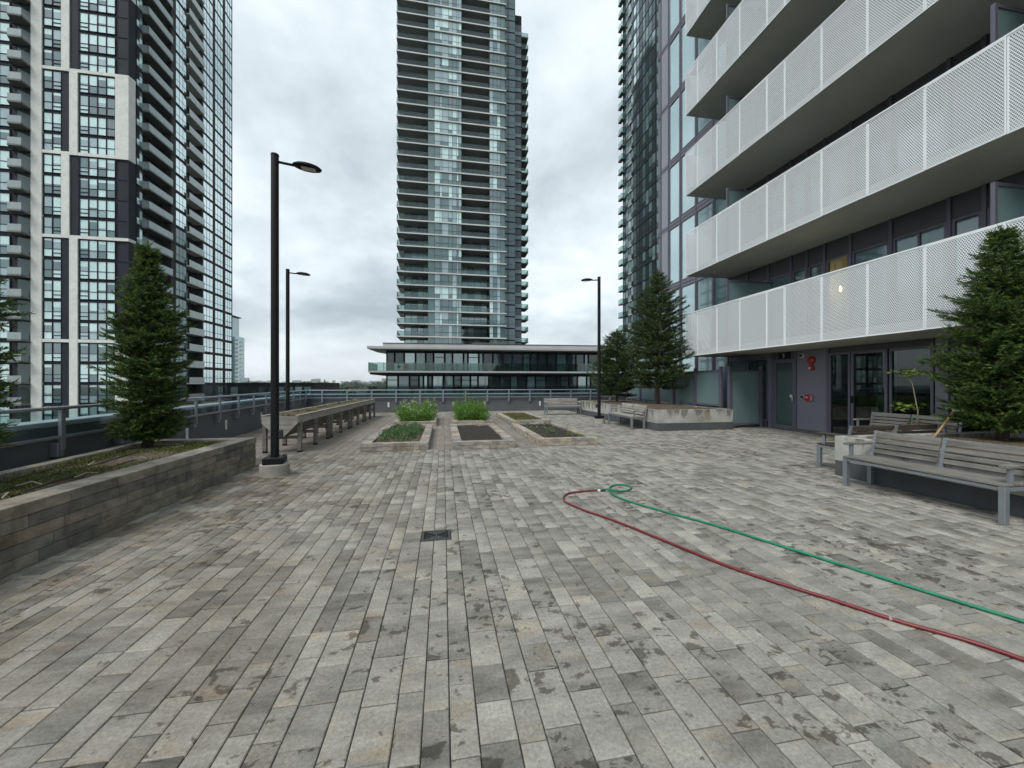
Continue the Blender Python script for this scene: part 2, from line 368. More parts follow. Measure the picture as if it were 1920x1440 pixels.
_unit = {}
def unit(mat):
    if mat not in _unit: _unit[mat] = MB().box(-.5, .5, -.5, .5, -.5, .5).mesh('unit_' + mat, mat)
    return _unit[mat]
def bx(name, x0, x1, y0, y1, z0, z1, mat, parent=None, rot=None):
    return link(name, unit(mat), parent, ((x0 + x1) / 2, (y0 + y1) / 2, (z0 + z1) / 2), rot, (abs(x1 - x0), abs(y1 - y0), abs(z1 - z0)))
def rbx(name, x0, x1, y0, y1, z0, z1, mat, parent=None, bevel=.004):
    cx, cy, cz = (x0 + x1) / 2, (y0 + y1) / 2, (z0 + z1) / 2
    return MB().box(x0 - cx, x1 - cx, y0 - cy, y1 - cy, z0 - cz, z1 - cz).obj(name, mat, parent, bevel=bevel, loc=(cx, cy, cz))
def np_mesh(name, verts, loops_per_face, mats, mat_idx=None, smooth=False):
    """verts (n,3); faces are consecutive runs of loops_per_face vertices"""
    me = bpy.data.meshes.new(name); n = len(verts); nf = n // loops_per_face
    me.vertices.add(n); me.vertices.foreach_set('co', np.asarray(verts, dtype=np.float32).ravel())
    me.loops.add(n); me.loops.foreach_set('vertex_index', np.arange(n, dtype=np.int32))
    me.polygons.add(nf); me.polygons.foreach_set('loop_start', np.arange(0, n, loops_per_face, dtype=np.int32))
    try: me.polygons.foreach_set('loop_total', np.full(nf, loops_per_face, dtype=np.int32))
    except Exception: pass
    for m in mats_of(mats): me.materials.append(m)
    if mat_idx is not None: me.polygons.foreach_set('material_index', np.asarray(mat_idx, dtype=np.int32))
    me.update(calc_edges=True); me.validate(); return me
def copy_tree(o, parent=None):
    c = o.copy(); C.objects.link(c)
    if parent is not None: c.parent = parent
    for ch in o.children: copy_tree(ch, c)
    return c
def project(x, y, z):
    """picture position (0..1920, 0..1440) and depth of a place: used only to pick which repeats show largest"""
    d = x * math.sin(YAW) + y * math.cos(YAW); r_ = x * math.cos(YAW) - y * math.sin(YAW)
    if d < .3: return None
    return 960 + 721 * r_ / d, 720 - 721 * (z - 1.5) / d, d

# ------------------------------------------------------------------ setting: terrain, terrace deck, paving
GZ = -25.0
n = 36; tv = [(0, 0, GZ)] + [(math.cos(2 * math.pi * i / n) * r_, math.sin(2 * math.pi * i / n) * r_, GZ) for r_ in (300, 9000) for i in range(n)]
tm = MB(); tm.add(tv, [(0, 1 + i, 1 + (i + 1) % n) for i in range(n)] + [(1 + i, 1 + n + i, 1 + n + (i + 1) % n, 1 + (i + 1) % n) for i in range(n)])
tag(tm.obj('ground', 'terrain'), kind='structure')
WY = 21.2                                            # inner face of the back parapet
def WX(y): return -5.1 - .112 * (y - 5.4)            # inner face of the side parapet
deck = MB(); deck.prism([(WX(-6) - .3, -6), (27, -6), (27, WY + .4), (WX(WY) - .3, WY + .4)], GZ + .01, -.06)
deck_o = tag(deck.obj('terrace', 'joint'), kind='structure')

PX0, PX1, PY0, PY1 = -7.0, 11.0, -3.0, WY
BEDS = [(-1.82, -.33, 8.97, 13.0), (.22, 1.69, 8.90, 12.95), (2.27, 3.80, 9.05, 12.9), (-1.76, -.24, 13.95, 17.2), (.31, 1.80, 13.9, 17.3), (2.42, 3.95, 13.8, 18.0)]
ZONE = (-6.9, 3.86, 8.94, 18.3)
DRAIN = (-.21, .075, 3.76, 4.02)
def blocked(x0, x1, y0, y1):
    x, y = (x0 + x1) / 2, (y0 + y1) / 2
    if x < WX(y) or (x < -3.5 and y < 7.5): return True
    for b in BEDS:
        if b[0] < x0 and x1 < b[1] and b[2] < y0 and y1 < b[3]: return True
    if 6.9 < x < 9.4 and 11.4 < y: return True
    if 6.6 < x < 9.8 and y < 5.2: return True
    return False
def rows(x0, x1, y0, y1, widths, lens, exclude=None):
    out = []; x = x0
    while x < x1 - .03:
        wd = min(random.choice(widths), x1 - x)
        if x1 - x - wd < .06: wd = x1 - x
        y = y0 - random.random() * .3
        while y < y1:
            ln = random.uniform(*lens); a, b = max(y, y0), min(y + ln, y1); y += ln
            if b - a < .04: continue
            if exclude and a < exclude[3] and b > exclude[2] and x + wd / 2 > exclude[0] and x + wd / 2 < exclude[1]:
                if a < exclude[2] - .05: b = exclude[2]
                elif b > exclude[3] + .05: a = exclude[3]
                else: continue
            if blocked(x, x + wd, a, b): continue
            out.append((x, x + wd, a, b))
        x += wd
    return out
def cut(lst, h):
    res = []
    for (x0, x1, y0, y1) in lst:
        if x1 <= h[0] + .004 or x0 >= h[1] - .004 or y1 <= h[2] or y0 >= h[3]: res.append((x0, x1, y0, y1)); continue
        if y0 < h[2] - .03: res.append((x0, x1, y0, h[2] - .003))
        if y1 > h[3] + .03: res.append((x0, x1, h[3] + .003, y1))
        if x0 < h[0] - .02: res.append((x0, h[0] - .003, max(y0, h[2]), min(y1, h[3])))
        if x1 > h[1] + .02: res.append((h[1] + .003, x1, max(y0, h[2]), min(y1, h[3])))
    return res
def paver_geo(rects, z_of):
    g = .0026; b = .004; T = .05; V = []
    A = np.array(rects); k = len(A)
    jit = RNG.uniform(-.0012, .0012, (k, 4)); x0 = A[:, 0] + g + jit[:, 0]; x1 = A[:, 1] - g + jit[:, 1]; y0 = A[:, 2] + g + jit[:, 2]; y1 = A[:, 3] - g + jit[:, 3]
    z = z_of
    def ring(e, zz_): return np.stack([np.stack([x0 + e, y0 + e, zz_], 1), np.stack([x1 - e, y0 + e, zz_], 1), np.stack([x1 - e, y1 - e, zz_], 1), np.stack([x0 + e, y1 - e, zz_], 1)], 1)
    top, mid, bot = ring(b, z), ring(0, z - b * .8), ring(0, z - T)
    verts = np.concatenate([top, mid, bot], 1).reshape(-1, 3)
    base = [(0, 1, 2, 3)] + [(4 + i, 4 + (i + 1) % 4, (i + 1) % 4, i) for i in range(4)] + [(8 + i, 8 + (i + 1) % 4, 4 + (i + 1) % 4, 4 + i) for i in range(4)]
    F = (np.array(base)[None] + (np.arange(k) * 12)[:, None, None]).reshape(-1, 4)
    me = bpy.data.meshes.new('paver_field'); me.vertices.add(len(verts)); me.vertices.foreach_set('co', verts.astype(np.float32).ravel())
    me.loops.add(F.size); me.loops.foreach_set('vertex_index', F.astype(np.int32).ravel()); me.polygons.add(len(F))
    me.polygons.foreach_set('loop_start', np.arange(0, F.size, 4, dtype=np.int32)); me.update(calc_edges=True); me.validate(); return me
def pave(rects, name, mat, nmax, sheet):
    def size(r):
        p = project((r[0] + r[1]) / 2, (r[2] + r[3]) / 2, 0)
        if not p or not (-20 < p[0] < 1940 and p[1] < 1450): return 0
        return (r[1] - r[0]) * (r[3] - r[2]) / p[2] ** 3
    rects = sorted(rects, key=size, reverse=True); near, rest = rects[:nmax], rects[nmax:]
    root = tag(MB().box(*sheet).obj(name, 'joint'), kind='structure')
    var = []
    for i in range(6):
        mb = MB(); hx, hy = .07, .14; b = .0045
        j = lambda: random.uniform(-.0012, .0012)
        o4 = [(-hx + j(), -hy + j()), (hx + j(), -hy + j()), (hx + j(), hy + j()), (-hx + j(), hy + j())]
        t4 = [(x - math.copysign(b, x), y - math.copysign(b, y)) for x, y in o4]
        vs = [(x, y, 0) for x, y in t4] + [(x, y, -b * .8) for x, y in o4] + [(x, y, -.05) for x, y in o4]
        mb.add(vs, [(0, 1, 2, 3)] + [(4 + q, 4 + (q + 1) % 4, (q + 1) % 4, q) for q in range(4)] + [(8 + q, 8 + (q + 1) % 4, 4 + (q + 1) % 4, 4 + q) for q in range(4)])
        var.append(mb.mesh('paver', mat))
    for r in near:
        c = ((r[0] + r[1]) / 2, (r[2] + r[3]) / 2)
        o = link('paver', random.choice(var), root, (c[0], c[1], random.uniform(-.0014, .0014)), (random.gauss(0, .0018), random.gauss(0, .0018), random.gauss(0, .0022)),
                 ((r[1] - r[0] - .0052) / .14, (r[3] - r[2] - .0052) / .28, 1))
    if rest:
        o = link('paver_field', paver_geo(rest, RNG.uniform(-.0015, .0015, len(rest))), root); o.data.materials.append(MT[mat]); o['kind'] = 'stuff'
PW = [.118, .118, .122, .145, .165, .168]
grey = rows(PX0, PX1, PY0, PY1, PW, (.17, .40), ZONE)
grey = [r for r in cut(grey, DRAIN) if not (ZONE[0] <= (r[0] + r[1]) / 2 <= ZONE[1] and ZONE[2] <= (r[2] + r[3]) / 2 <= ZONE[3])]
brown = rows(*ZONE, [.19, .2, .21], (.38, .62))
pave(grey, 'plaza_paving', 'paver', 300, (-7.1, 11.05, -3.0, WY + .05, -.056, -.012))
pave(brown, 'garden_paving', 'paver_brown', 200, (*ZONE, -.0115, -.0085))

# ------------------------------------------------------------------ parapets and guard rails
def parapet(p0, p1, label, glabel, posts, plates, thick=.32, hgt=.93):
    """p0 -> p1 runs along the inner face; the wall stands to the left of that direction"""
    a, b = Vector(p0), Vector(p1); ln = (b - a).length; ang = math.atan2(b.y - a.y, b.x - a.x)
    t = thing('parapet_wall', label, 'wall', (a.x, a.y, 0), ang)
    MB().box(0, ln, 0, thick, -.05, hgt).obj('wall', 'grey_paint', t)
    MB().box(-.02, ln + .02, .06, thick + .05, hgt + .001, hgt + .055).obj('cap', 'cap_metal', t, bevel=.006)
    for s_ in plates: rbx('wall_plate', s_ - .045, s_ + .045, -.022, -.001, .27, .53, 'white_plastic', t, .004)
    g = thing('guard_rail', glabel, 'railing', (a.x, a.y, 0), ang)
    MB().box(0, ln, -.135, -.06, 1.155, 1.20).obj('top_rail', 'alu', g, bevel=.01)
    MB().box(0, ln, -.115, -.08, .765, .805).obj('bottom_rail', 'rail_grey', g, bevel=.004)
    pm = MB().box(-.035, .035, -.118, -.078, .60, 1.155).mesh('post', 'rail_grey', bevel=.004)
    km = MB().box(-.055, .055, -.09, -.002, .52, .70).mesh('bracket', 'rail_grey', bevel=.004)
    for s_ in posts:
        o = link('post', pm, g, (s_, 0, 0)); link('bracket', km, o)
    ed = sorted([0] + list(posts) + [ln])
    for s0, s1 in zip(ed, ed[1:]):
        if s1 - s0 > .2: bx('glass_panel', s0 + .045, s1 - .045, -.103, -.093, .806, 1.153, 'guard_glass', g)
pa, pb = (WX(-3), -3), (WX(WY), WY)
LL = math.hypot(pb[0] - pa[0], pb[1] - pa[1])
def sy(y): return (y + 3) / (WY + 3) * LL
parapet(pa, pb, 'dark grey parapet wall running along the left side behind the long stone planter', 'metal and glass guard rail on the left parapet behind the tall spruce',
        [sy(y) for y in (-2.2, -1, .2, 1.4, 2.6, 3.8, 5.0, 6.2, 7.4, 8.6, 9.8, 11.0, 12.2, 13.4, 14.6, 15.8, 17.0, 18.2, 19.4, 20.6)], [sy(y) for y in (8.1, 9.6, 11.6, 14.4)])
bk0, bk1 = (WX(WY) + .0, WY), (11.0, WY)
parapet(bk0, bk1, 'dark grey parapet wall across the far end of the terrace behind the garden beds', 'metal and glass guard rail along the far parapet in front of the podium building',
        [x - bk0[0] for x in (-6.1, -4.9, -3.68, -2.45, -1.22, 0, 1.2, 2.4, 3.6, 4.8, 6.0, 7.2, 8.4, 9.6, 10.7)], [x - bk0[0] for x in (-2.85, .55, 2.25, 5.4)])

# ------------------------------------------------------------------ long stone planter on the left
def blockrow(parent, name, mat, x0, x1, y0, y1, z0, z1, lens, along='y'):
    a, b = (y0, y1) if along == 'y' else (x0, x1); p = a; first = True
    while p < b - .01:
        ln = random.uniform(*lens) * (random.uniform(.35, 1) if first else 1); first = False
        q = min(p + ln, b)
        if b - q < .1: q = b
        d = random.uniform(-.003, .003)
        if along == 'y': rbx(name, x0 + d, x1 + d, p + .0025, q - .0025, z0 + .002, z1 - .002, mat, parent, .004)
        else: rbx(name, p + .0025, q - .0025, y0 + d, y1 + d, z0 + .002, z1 - .002, mat, parent, .004)
        p = q
def PBX(y): return -4.55 - .085 * (y - 2)           # back edge of the planter
PH = .535
t = thing('stone_planter', 'long low planter of stacked grey stone blocks beside the left parapet', 'planter', (-3.4, 4, 0))
tp = lambda o: o
sub = link('planter_anchor', None); bpy.data.objects.remove(sub)
def local(o, root):
    o.location = Vector(o.location) - Vector(root.location); return o
start = len(C.objects)
for k in range(4): blockrow(t, 'block', 'block', -3.53, -3.35, .6, 7.70, k * .107, (k + 1) * .107, (.38, .78))
for k in range(4): blockrow(t, 'block', 'block', -5.03, -3.53, 7.52, 7.70, k * .107, (k + 1) * .107, (.35, .6), 'x')
blockrow(t, 'cap_stone', 'block', -3.62, -3.345, .6, 7.71, .428, PH, (.5, .8))
blockrow(t, 'cap_stone', 'block_light', -5.03, -3.62, 7.48, 7.71, .428, PH, (.45, .6), 'x')
for y in np.arange(.6, 7.4, .6):
    yy = min(y + .6, 7.48); m = MB(); z0, z1 = .001, PH
    m.prism([(PBX(y), y + .002), (PBX(y) + .15, y + .002), (PBX(yy) + .15, yy - .002), (PBX(yy), yy - .002)], z0, z1)
    m.obj('back_curb', 'block_light', t, bevel=.003)
def terrain_patch(name, pts_fn, nx, ny, amp, mat, parent, z):
    """uneven soil: pts_fn(u, v) -> x, y"""
    vs = []; fs = []; a = RNG.uniform(-amp, amp, (ny + 1, nx + 1)); a = (a + np.roll(a, 1, 0) + np.roll(a, 1, 1)) / 2
    for j in range(ny + 1):
        for i in range(nx + 1):
            x, y = pts_fn(i / nx, j / ny); vs.append((x, y, z + a[j, i] + (amp * 1.5 if 0 < i < nx and 0 < j < ny else -.01)))
    for j in range(ny):
        for i in range(nx): k = j * (nx + 1) + i; fs.append((k, k + 1, k + nx + 2, k + nx + 1))
    m = MB(); m.add(vs, fs); return m.obj(name, mat, parent, smooth=True)
terrain_patch('soil', lambda u, v: ((PBX(.6 + 6.9 * v) + .14) * (1 - u) + (-3.61) * u, .6 + 6.9 * v), 16, 70, .02, 'soil_brown', t, .455)
for k in range(3):
    pts = [(PBX(y) + .35 + .3 * k + .06 * math.sin(y * 1.7 + k), y, .51 + .012 * math.sin(y * 4 + k)) for y in np.arange(.8, 7.0 - .5 * k, .2)]
    MB().tube(pts, .008, 6).obj('irrigation_pipe', 'pipe', t, smooth=True)
MB().tube([(-4.67 + .55 * math.cos(a), 7.0 + .25 * math.sin(a), .505) for a in np.linspace(-.6, 2.2, 14)], .008, 6).obj('irrigation_pipe', 'twig', t, smooth=True)
for k in range(9):
    x, y = random.uniform(-4.3, -3.7), random.uniform(3.5, 6.2); a = random.uniform(0, 6.28); l_ = random.uniform(.08, .22)
    MB().tube([(x, y, .51), (x + l_ * .5 * math.cos(a), y + l_ * .5 * math.sin(a), .545), (x + l_ * math.cos(a + .5), y + l_ * math.sin(a + .5), .525)], [.006, .005, .003], 5).obj('dry_twig', 'twig', t)
for o in list(t.children): o.location = Vector(o.location) - Vector(t.location)

def blades(name, pts, heights, widths, lean, mat, parent=None, mats2=None, nb=3, curve=.25, loc=(0, 0, 0)):
    """grass or narrow leaves: two-segment blades growing from pts"""
    pts = np.asarray(pts, float); k = len(pts)
    az = RNG.uniform(0, 2 * math.pi, k); ln = RNG.uniform(0, lean, k); h = np.asarray(heights, float); wd = np.asarray(widths, float)
    d = np.stack([np.cos(az), np.sin(az), np.zeros(k)], 1); s_ = np.stack([-np.sin(az), np.cos(az), np.zeros(k)], 1)
    mid = pts + d * (h * ln * .4)[:, None] + np.array([0, 0, 1.]) * (h * .55)[:, None]
    tip = pts + d * (h * ln * (1 + curve))[:, None] + np.array([0, 0, 1.]) * (h * (1 - .3 * ln))[:, None]
    a = pts - s_ * (wd / 2)[:, None]; b = pts + s_ * (wd / 2)[:, None]; c = mid + s_ * (wd / 2)[:, None]; e_ = mid - s_ * (wd / 2)[:, None]
    q1 = np.stack([a, b, c, c, e_, a, e_, c, tip], 1).reshape(-1, 3)
    o = link(name, np_mesh(name, q1, 3, mat), parent, loc); return o
def leaves(name, pts, size, mat, parent=None, flat=.6, loc=(0, 0, 0), asp=.55):
    """small pointed leaves (one quad each) with random attitude"""
    pts = np.asarray(pts, float); k = len(pts)
    d = RNG.normal(size=(k, 3)); d[:, 2] *= flat; d /= np.linalg.norm(d, axis=1)[:, None]
    u = RNG.normal(size=(k, 3)); u -= d * (u * d).sum(1)[:, None]; u /= np.linalg.norm(u, axis=1)[:, None]
    L_ = (size * RNG.uniform(.6, 1.3, k))[:, None]
    q = np.stack([pts, pts + d * L_ * .5 + u * L_ * asp / 2, pts + d * L_, pts + d * L_ * .5 - u * L_ * asp / 2], 1).reshape(-1, 3)
    return link(name, np_mesh(name, q, 4, mat), parent, loc)
pts = []
while len(pts) < 15000:
    y = random.uniform(.7, 7.4); x = random.uniform(PBX(y) + .16, -3.64)
    if math.sin(x * 5 + y * 2.1) + math.sin(y * 3.3 - x * 4) + random.gauss(0, .6) > .2: pts.append((x, y, .49))
o = blades('moss_grass', pts, RNG.uniform(.012, .055, 15000), RNG.uniform(.004, .010, 15000), .9, 'weed')
tag(o, 'thin yellow green moss and grass growing on the long stone planter', 'grass', kind='stuff')

# ------------------------------------------------------------------ conifers
def conifer(name, label, loc, height, rad, bare, needle, mat, layers, per, profile, droop, group, dens=1., trunk_r=.05, side=.5, seed=1):
    rg = np.random.default_rng(seed)
    t = thing(name, label, 'tree', loc, 0, group)
    wob = [(rg.normal(0, .012) * height * .2, rg.normal(0, .012) * height * .2) for _ in range(7)]
    tpts = [(wob[i][0] * (i > 0), wob[i][1] * (i > 0), height * .97 * i / 6 - .03) for i in range(7)]
    tp_ = np.array(tpts)
    MB().tube(tpts, [trunk_r * (1 - .9 * i / 6) + .004 for i in range(7)], 9).obj('trunk', 'bark', t, smooth=True)
    def axis(z): return np.array([np.interp(z, tp_[:, 2], tp_[:, 0]), np.interp(z, tp_[:, 2], tp_[:, 1]), z])
    SP, SD, SL = [], [], []; wood = MB()
    for li in range(layers):
        f = (li + rg.uniform(-.3, .3)) / layers; f = min(max(f, 0), .995)
        z = bare + (height - bare) * f; rr = rad * profile(f)
        cnt = max(4, int(per * (.55 + .45 * (1 - f))))
        a0 = rg.uniform(0, 6.28)
        for b in range(cnt):
            az = a0 + 2 * math.pi * b / cnt + rg.normal(0, .25); bl = max(.06, rr * (rg.uniform(.60, 1.08) if rg.uniform() < .85 else rg.uniform(1.08, 1.32)))
            rise = droop(f) + rg.normal(0, .08)
            d = np.array([math.cos(az), math.sin(az), 0]); o_ = axis(z)
            ns = max(3, int(bl / .075 * dens))
            P_ = []
            for s_ in range(ns + 1):
                q = s_ / ns; P_.append(o_ + d * bl * q + np.array([0, 0, 1]) * (bl * (rise * q + .12 * q * q)))
            if bl > .25 and b % 2 == 0: wood.tube([tuple(P_[0]), tuple(P_[ns // 2]), tuple(P_[-1])], [.011 * trunk_r / .05, .007, .003], 4)
            for s_ in range(1, ns + 1):
                q = s_ / ns; tan = P_[s_] - P_[s_ - 1]; tan = tan / np.linalg.norm(tan)
                if q < .18: continue
                sdv = np.cross(tan, [0, 0, 1]); sdv /= np.linalg.norm(sdv) + 1e-9
                sl = side * bl * (1 - q) * .55 + needle * 2.2
                for sg in (-1, 1):
                    dd = tan * .75 + sdv * sg * rg.uniform(.5, .95) + np.array([0, 0, rg.uniform(-.25, .28)]); dd /= np.linalg.norm(dd)
                    m_ = max(1, int(sl / (needle * 2.6)))
                    for k in range(m_):
                        SP.append(P_[s_] + dd * sl * k / m_); SD.append(dd + rg.normal(0, .18, 3)); SL.append(needle * rg.uniform(2.2, 3.4))
                SP.append(P_[s_]); SD.append(tan + rg.normal(0, .15, 3) + np.array([0, 0, .15])); SL.append(needle * rg.uniform(2.2, 3.2))
    for q_ in np.linspace(.88, 1.0, 9):
        for j_ in range(3): SP.append(axis(height * q_)); SD.append(np.array([rg.normal(0, .35), rg.normal(0, .35), 1.])); SL.append(needle * 2.6)
    SP, SD, SL = np.array(SP), np.array(SD), np.array(SL); SD /= np.linalg.norm(SD, axis=1)[:, None]
    K = 12; n_ = len(SP)
    p1 = np.cross(SD, rg.normal(size=(n_, 3))); p1 /= np.linalg.norm(p1, axis=1)[:, None]; p2 = np.cross(SD, p1)
    tris = []
    for k in range(K):
        ph = 2.4 * k + rg.uniform(0, .8, n_); rad_ = p1 * np.cos(ph)[:, None] + p2 * np.sin(ph)[:, None]
        s0 = (k / K) * .9; b0 = SP + SD * (SL * s0)[:, None]
        nd = SD * .82 + rad_ * .58; L_ = needle * rg.uniform(.8, 1.25, n_) * (1 if k < K - 1 else 1.2)
        sdv = np.cross(nd, rad_ + rg.normal(0, .4, (n_, 3))); sdv /= np.linalg.norm(sdv, axis=1)[:, None] + 1e-9
        wv = sdv * (needle * .15)
        tris.append(np.stack([b0 - wv, b0 + wv, b0 + nd * L_[:, None]], 1))
    V = np.concatenate(tris, 1).reshape(-1, 3)
    # needles of one shoot share an island tint through their common base ring
    idx = np.tile(np.array([0] * (K - 3) + [1] * 3), n_)
    cr = link('crown', np_mesh('crown', V, 3, [mat, mat + '_tip'], idx), t)
    if wood.v: wood.obj('branches', 'bark', t)
    print(name, 'tris', len(V) // 3); return t
def prof(*tab): xs_, ys__ = zip(*tab); return lambda f: float(np.interp(f, xs_, ys__))
col = prof((0, .70), (.09, .90), (.33, 1), (.55, .92), (.66, .74), (.75, .50), (.86, .27), (.95, .10), (1, .02))
colr = prof((0, .62), (.09, .86), (.31, 1), (.46, .86), (.56, .78), (.68, .55), (.80, .40), (.93, .19), (1, .04))
cone = prof((0, .70), (.11, .92), (.24, 1), (.42, .95), (.62, .74), (.78, .5), (.91, .22), (1, .03))
GR = 'conifers planted on the terrace'
conifer('spruce_tree', 'tall dense dark green spruce growing in the long stone planter', (-4.66, 7.1, .46), 3.22, .43, .16, .042, 'spruce', 50, 14, col, lambda f: -.02 + .34 * f, GR, 1.5, .075, .45, 3)
conifer('spruce_tree', 'dark spruce cut off by the left edge of the picture', (-4.62, 4.30, .46), 3.0, .46, .3, .045, 'spruce', 36, 13, col, lambda f: -.02 + .3 * f, GR, 1.2, .05, .45, 4)
conifer('spruce_tree', 'bushy dark green spruce in the concrete planter behind the long bench', (8.72, 4.62, .60), 3.32, .70, .18, .044, 'spruce', 48, 15, colr, lambda f: -.04 + .34 * f, GR, 1.4, .07, .42, 5)
conifer('fir_tree', 'taller pointed fir with layered branches in the far concrete planter', (8.4, 14.0, .62), 5.25, 1.12, .75, .072, 'fir', 32, 12, cone, lambda f: -.02 + .35 * f, GR, .9, .07, .42, 6)
conifer('fir_tree', 'shorter fir left of the pointed one in the far concrete planter', (7.7, 16.2, .62), 3.2, 1.05, .35, .072, 'fir', 24, 12, cone, lambda f: .05 + .35 * f, GR, .9, .05, .42, 8)

# ------------------------------------------------------------------ lamps
def lamp(label, x, y, hgt, rz, arm=.28):
    t = thing('street_lamp', label, 'lamp', (x, y, 0), rz, 'black lamp posts on the terrace')
    MB().cone((0, 0, -.01), (0, 0, .19), .222, .219, 28).obj('concrete_base', 'lamp_concrete', t, bevel=.008)
    MB().box(-.15, .15, -.15, .15, .191, .30).obj('base_cover', 'black', t, bevel=.012)
    MB().cone((0, 0, .30), (0, 0, hgt), .062, .058, 20).obj('pole', 'black', t, smooth=False)
    rbx('access_cover', -.03, .03, -.068, -.058, .42, .56, 'black', t, .003)
    for bx_, by_ in ((-.11, -.11), (.11, -.11), (.11, .11), (-.11, .11)): MB().cone((bx_, by_, .3005), (bx_, by_, .32), .016, .014, 6).obj('bolt', 'iron', t)
    MB().cone((0, 0, hgt + .001), (0, 0, hgt + .02), .064, .058, 20).obj('pole_cap', 'black', t)
    MB().tube([(.05, 0, hgt - .10), (arm, 0, hgt - .115)], .021, 10).obj('arm', 'black', t, smooth=True)
    vs = []; n_ = 28; prof = [(.0, .062), (.55, .056), (.85, .036), (1., .012), (.97, -.008), (.86, -.018), (.0, -.018)]
    m = MB()
    for rr, z in prof[1:-1]:
        for i in range(n_):
            a = 2 * math.pi * i / n_; px_ = math.cos(a); vs.append((rr * .225 * px_, rr * .13 * math.sin(a), z))
    vs.append((0, 0, prof[0][1])); vs.append((0, 0, prof[-1][1])); nr = len(prof) - 2
    fs = [(r_ * n_ + i, r_ * n_ + (i + 1) % n_, (r_ + 1) * n_ + (i + 1) % n_, (r_ + 1) * n_ + i) for r_ in range(nr - 1) for i in range(n_)]
    fs += [(len(vs) - 2, (i + 1) % n_, i) for i in range(n_)] + [(len(vs) - 1, (nr - 1) * n_ + i, (nr - 1) * n_ + (i + 1) % n_) for i in range(n_)]
    m.add(vs, fs); hd = m.obj('lamp_head', 'black', t, smooth=True, loc=(arm + .20, 0, hgt - .12), rot=(0, R(4), 0))
    lm = MB()
    lm.box(-.09, .135, -.065, .065, -.026, -.019); lm.obj('lens', 'lens', hd, bevel=.003)
    for i in range(5):
        for j in range(2): MB().box(-.075 + i * .042, -.047 + i * .042, -.045 + j * .05, -.01 + j * .05, -.030, -.0265).obj('led', 'white_plastic', hd)
    rbx('outlet_box', .055, .115, -.045, .045, .60, .74, 'dark_plastic', t, .006)
    return t
lamp('nearest and tallest black lamp post on a round concrete footing by the stone planter', -2.74, 6.95, 5.28, R(8))
lamp('thin black lamp post standing behind the raised wooden troughs', -5.2, 14.2, 5.38, R(4))
lamp('black lamp post right of the garden beds with its head turned left', 5.83, 13.8, 5.55, R(176))

# ------------------------------------------------------------------ wooden troughs on legs
def trough(label, y0, y1, seed):
    random.seed(seed); t = thing('wooden_trough', label, 'planter', (-3.46, y0, 0), 0, 'raised wooden troughs in a row'); ln = y1 - y0; W = .345; zt = .80
    for s_ in (-1, 1):
        rbx('side_board', s_ * W - .02, s_ * W + .02, .01, ln - .01, zt - .15, zt, 'wood_pale', t, .004)
        m = MB(); m.add([(s_ * (W - .015), .03, zt - .152), (s_ * (W - .015), ln - .03, zt - .152), (s_ * .05, ln - .03, zt - .45), (s_ * .05, .03, zt - .45),
                         (s_ * (W - .045), .03, zt - .152), (s_ * (W - .045), ln - .03, zt - .152), (s_ * .02, ln - .03, zt - .45), (s_ * .02, .03, zt - .45)],
                        [(0, 1, 2, 3), (4, 7, 6, 5), (0, 4, 5, 1), (3, 2, 6, 7), (0, 3, 7, 4), (1, 5, 6, 2)]); m.obj('sloping_side', 'wood', t)
        rbx('rim_board', s_ * W - .035, s_ * W + .035, .0, ln, zt + .001, zt + .026, 'wood_pale', t, .004)
        for f in (.06, .5, .94):
            lx = s_ * (W - .0); y = ln * f
            l_ = rbx('leg', lx - .04 + s_ * .005, lx + .04 + s_ * .005, y - .04, y + .04, .04, zt - .151, 'wood', t, .005)
            o = rbx('foot', -.042, .042, -.042, .042, -(zt - .191) / 2 - .04, -(zt - .191) / 2 - .001, 'black', l_, .003)
    for y in (.0, ln - .03):
        m = MB(); pts = [(-W, zt - .0), (W, zt - .0), (W, zt - .16), (.06, zt - .46), (-.06, zt - .46), (-W, zt - .16)]
        vs = [(x, y, z) for x, z in pts] + [(x, y + .03, z) for x, z in pts]; k = len(pts)
        m.add(vs, [tuple(range(k)), tuple(range(k, 2 * k))[::-1]] + [(i, k + i, k + (i + 1) % k, (i + 1) % k) for i in range(k)]); m.obj('end_panel', 'wood_pale', t, bevel=.003)
    for f in (.06, .5, .94): rbx('cross_brace', -W + .04, W - .04, ln * f - .02, ln * f + .02, .30, .37, 'wood', t, .004)
    terrain_patch('soil', lambda u, v: (-W + .03 + (2 * W - .06) * u, .03 + (ln - .06) * v), 7, 22, .03, 'soil_brown', t, zt - .03)
    k = 900; p = np.stack([RNG.uniform(-W + .06, W - .06, k), RNG.uniform(.08, ln - .08, k), np.full(k, zt - .01)], 1)
    p = p[(np.sin(p[:, 0] * 9 + seed) + np.sin(p[:, 1] * 4 + seed * 2)) > .3]
    leaves('small_weeds', p + np.array([0, 0, .03]), .05, 'weed', t)
    return t
ys = [9.02, 11.42, 13.82, 16.22, 18.62]
for i, lb in enumerate(('weathered wooden trough on legs nearest the camera behind the lamp post', 'second wooden trough on legs from the near end of the row',
                        'third wooden trough on legs from the near end of the row', 'farthest wooden trough on legs close to the far parapet')):
    trough(lb, ys[i] + .004, ys[i + 1] - .004, 20 + i)
random.seed(11)

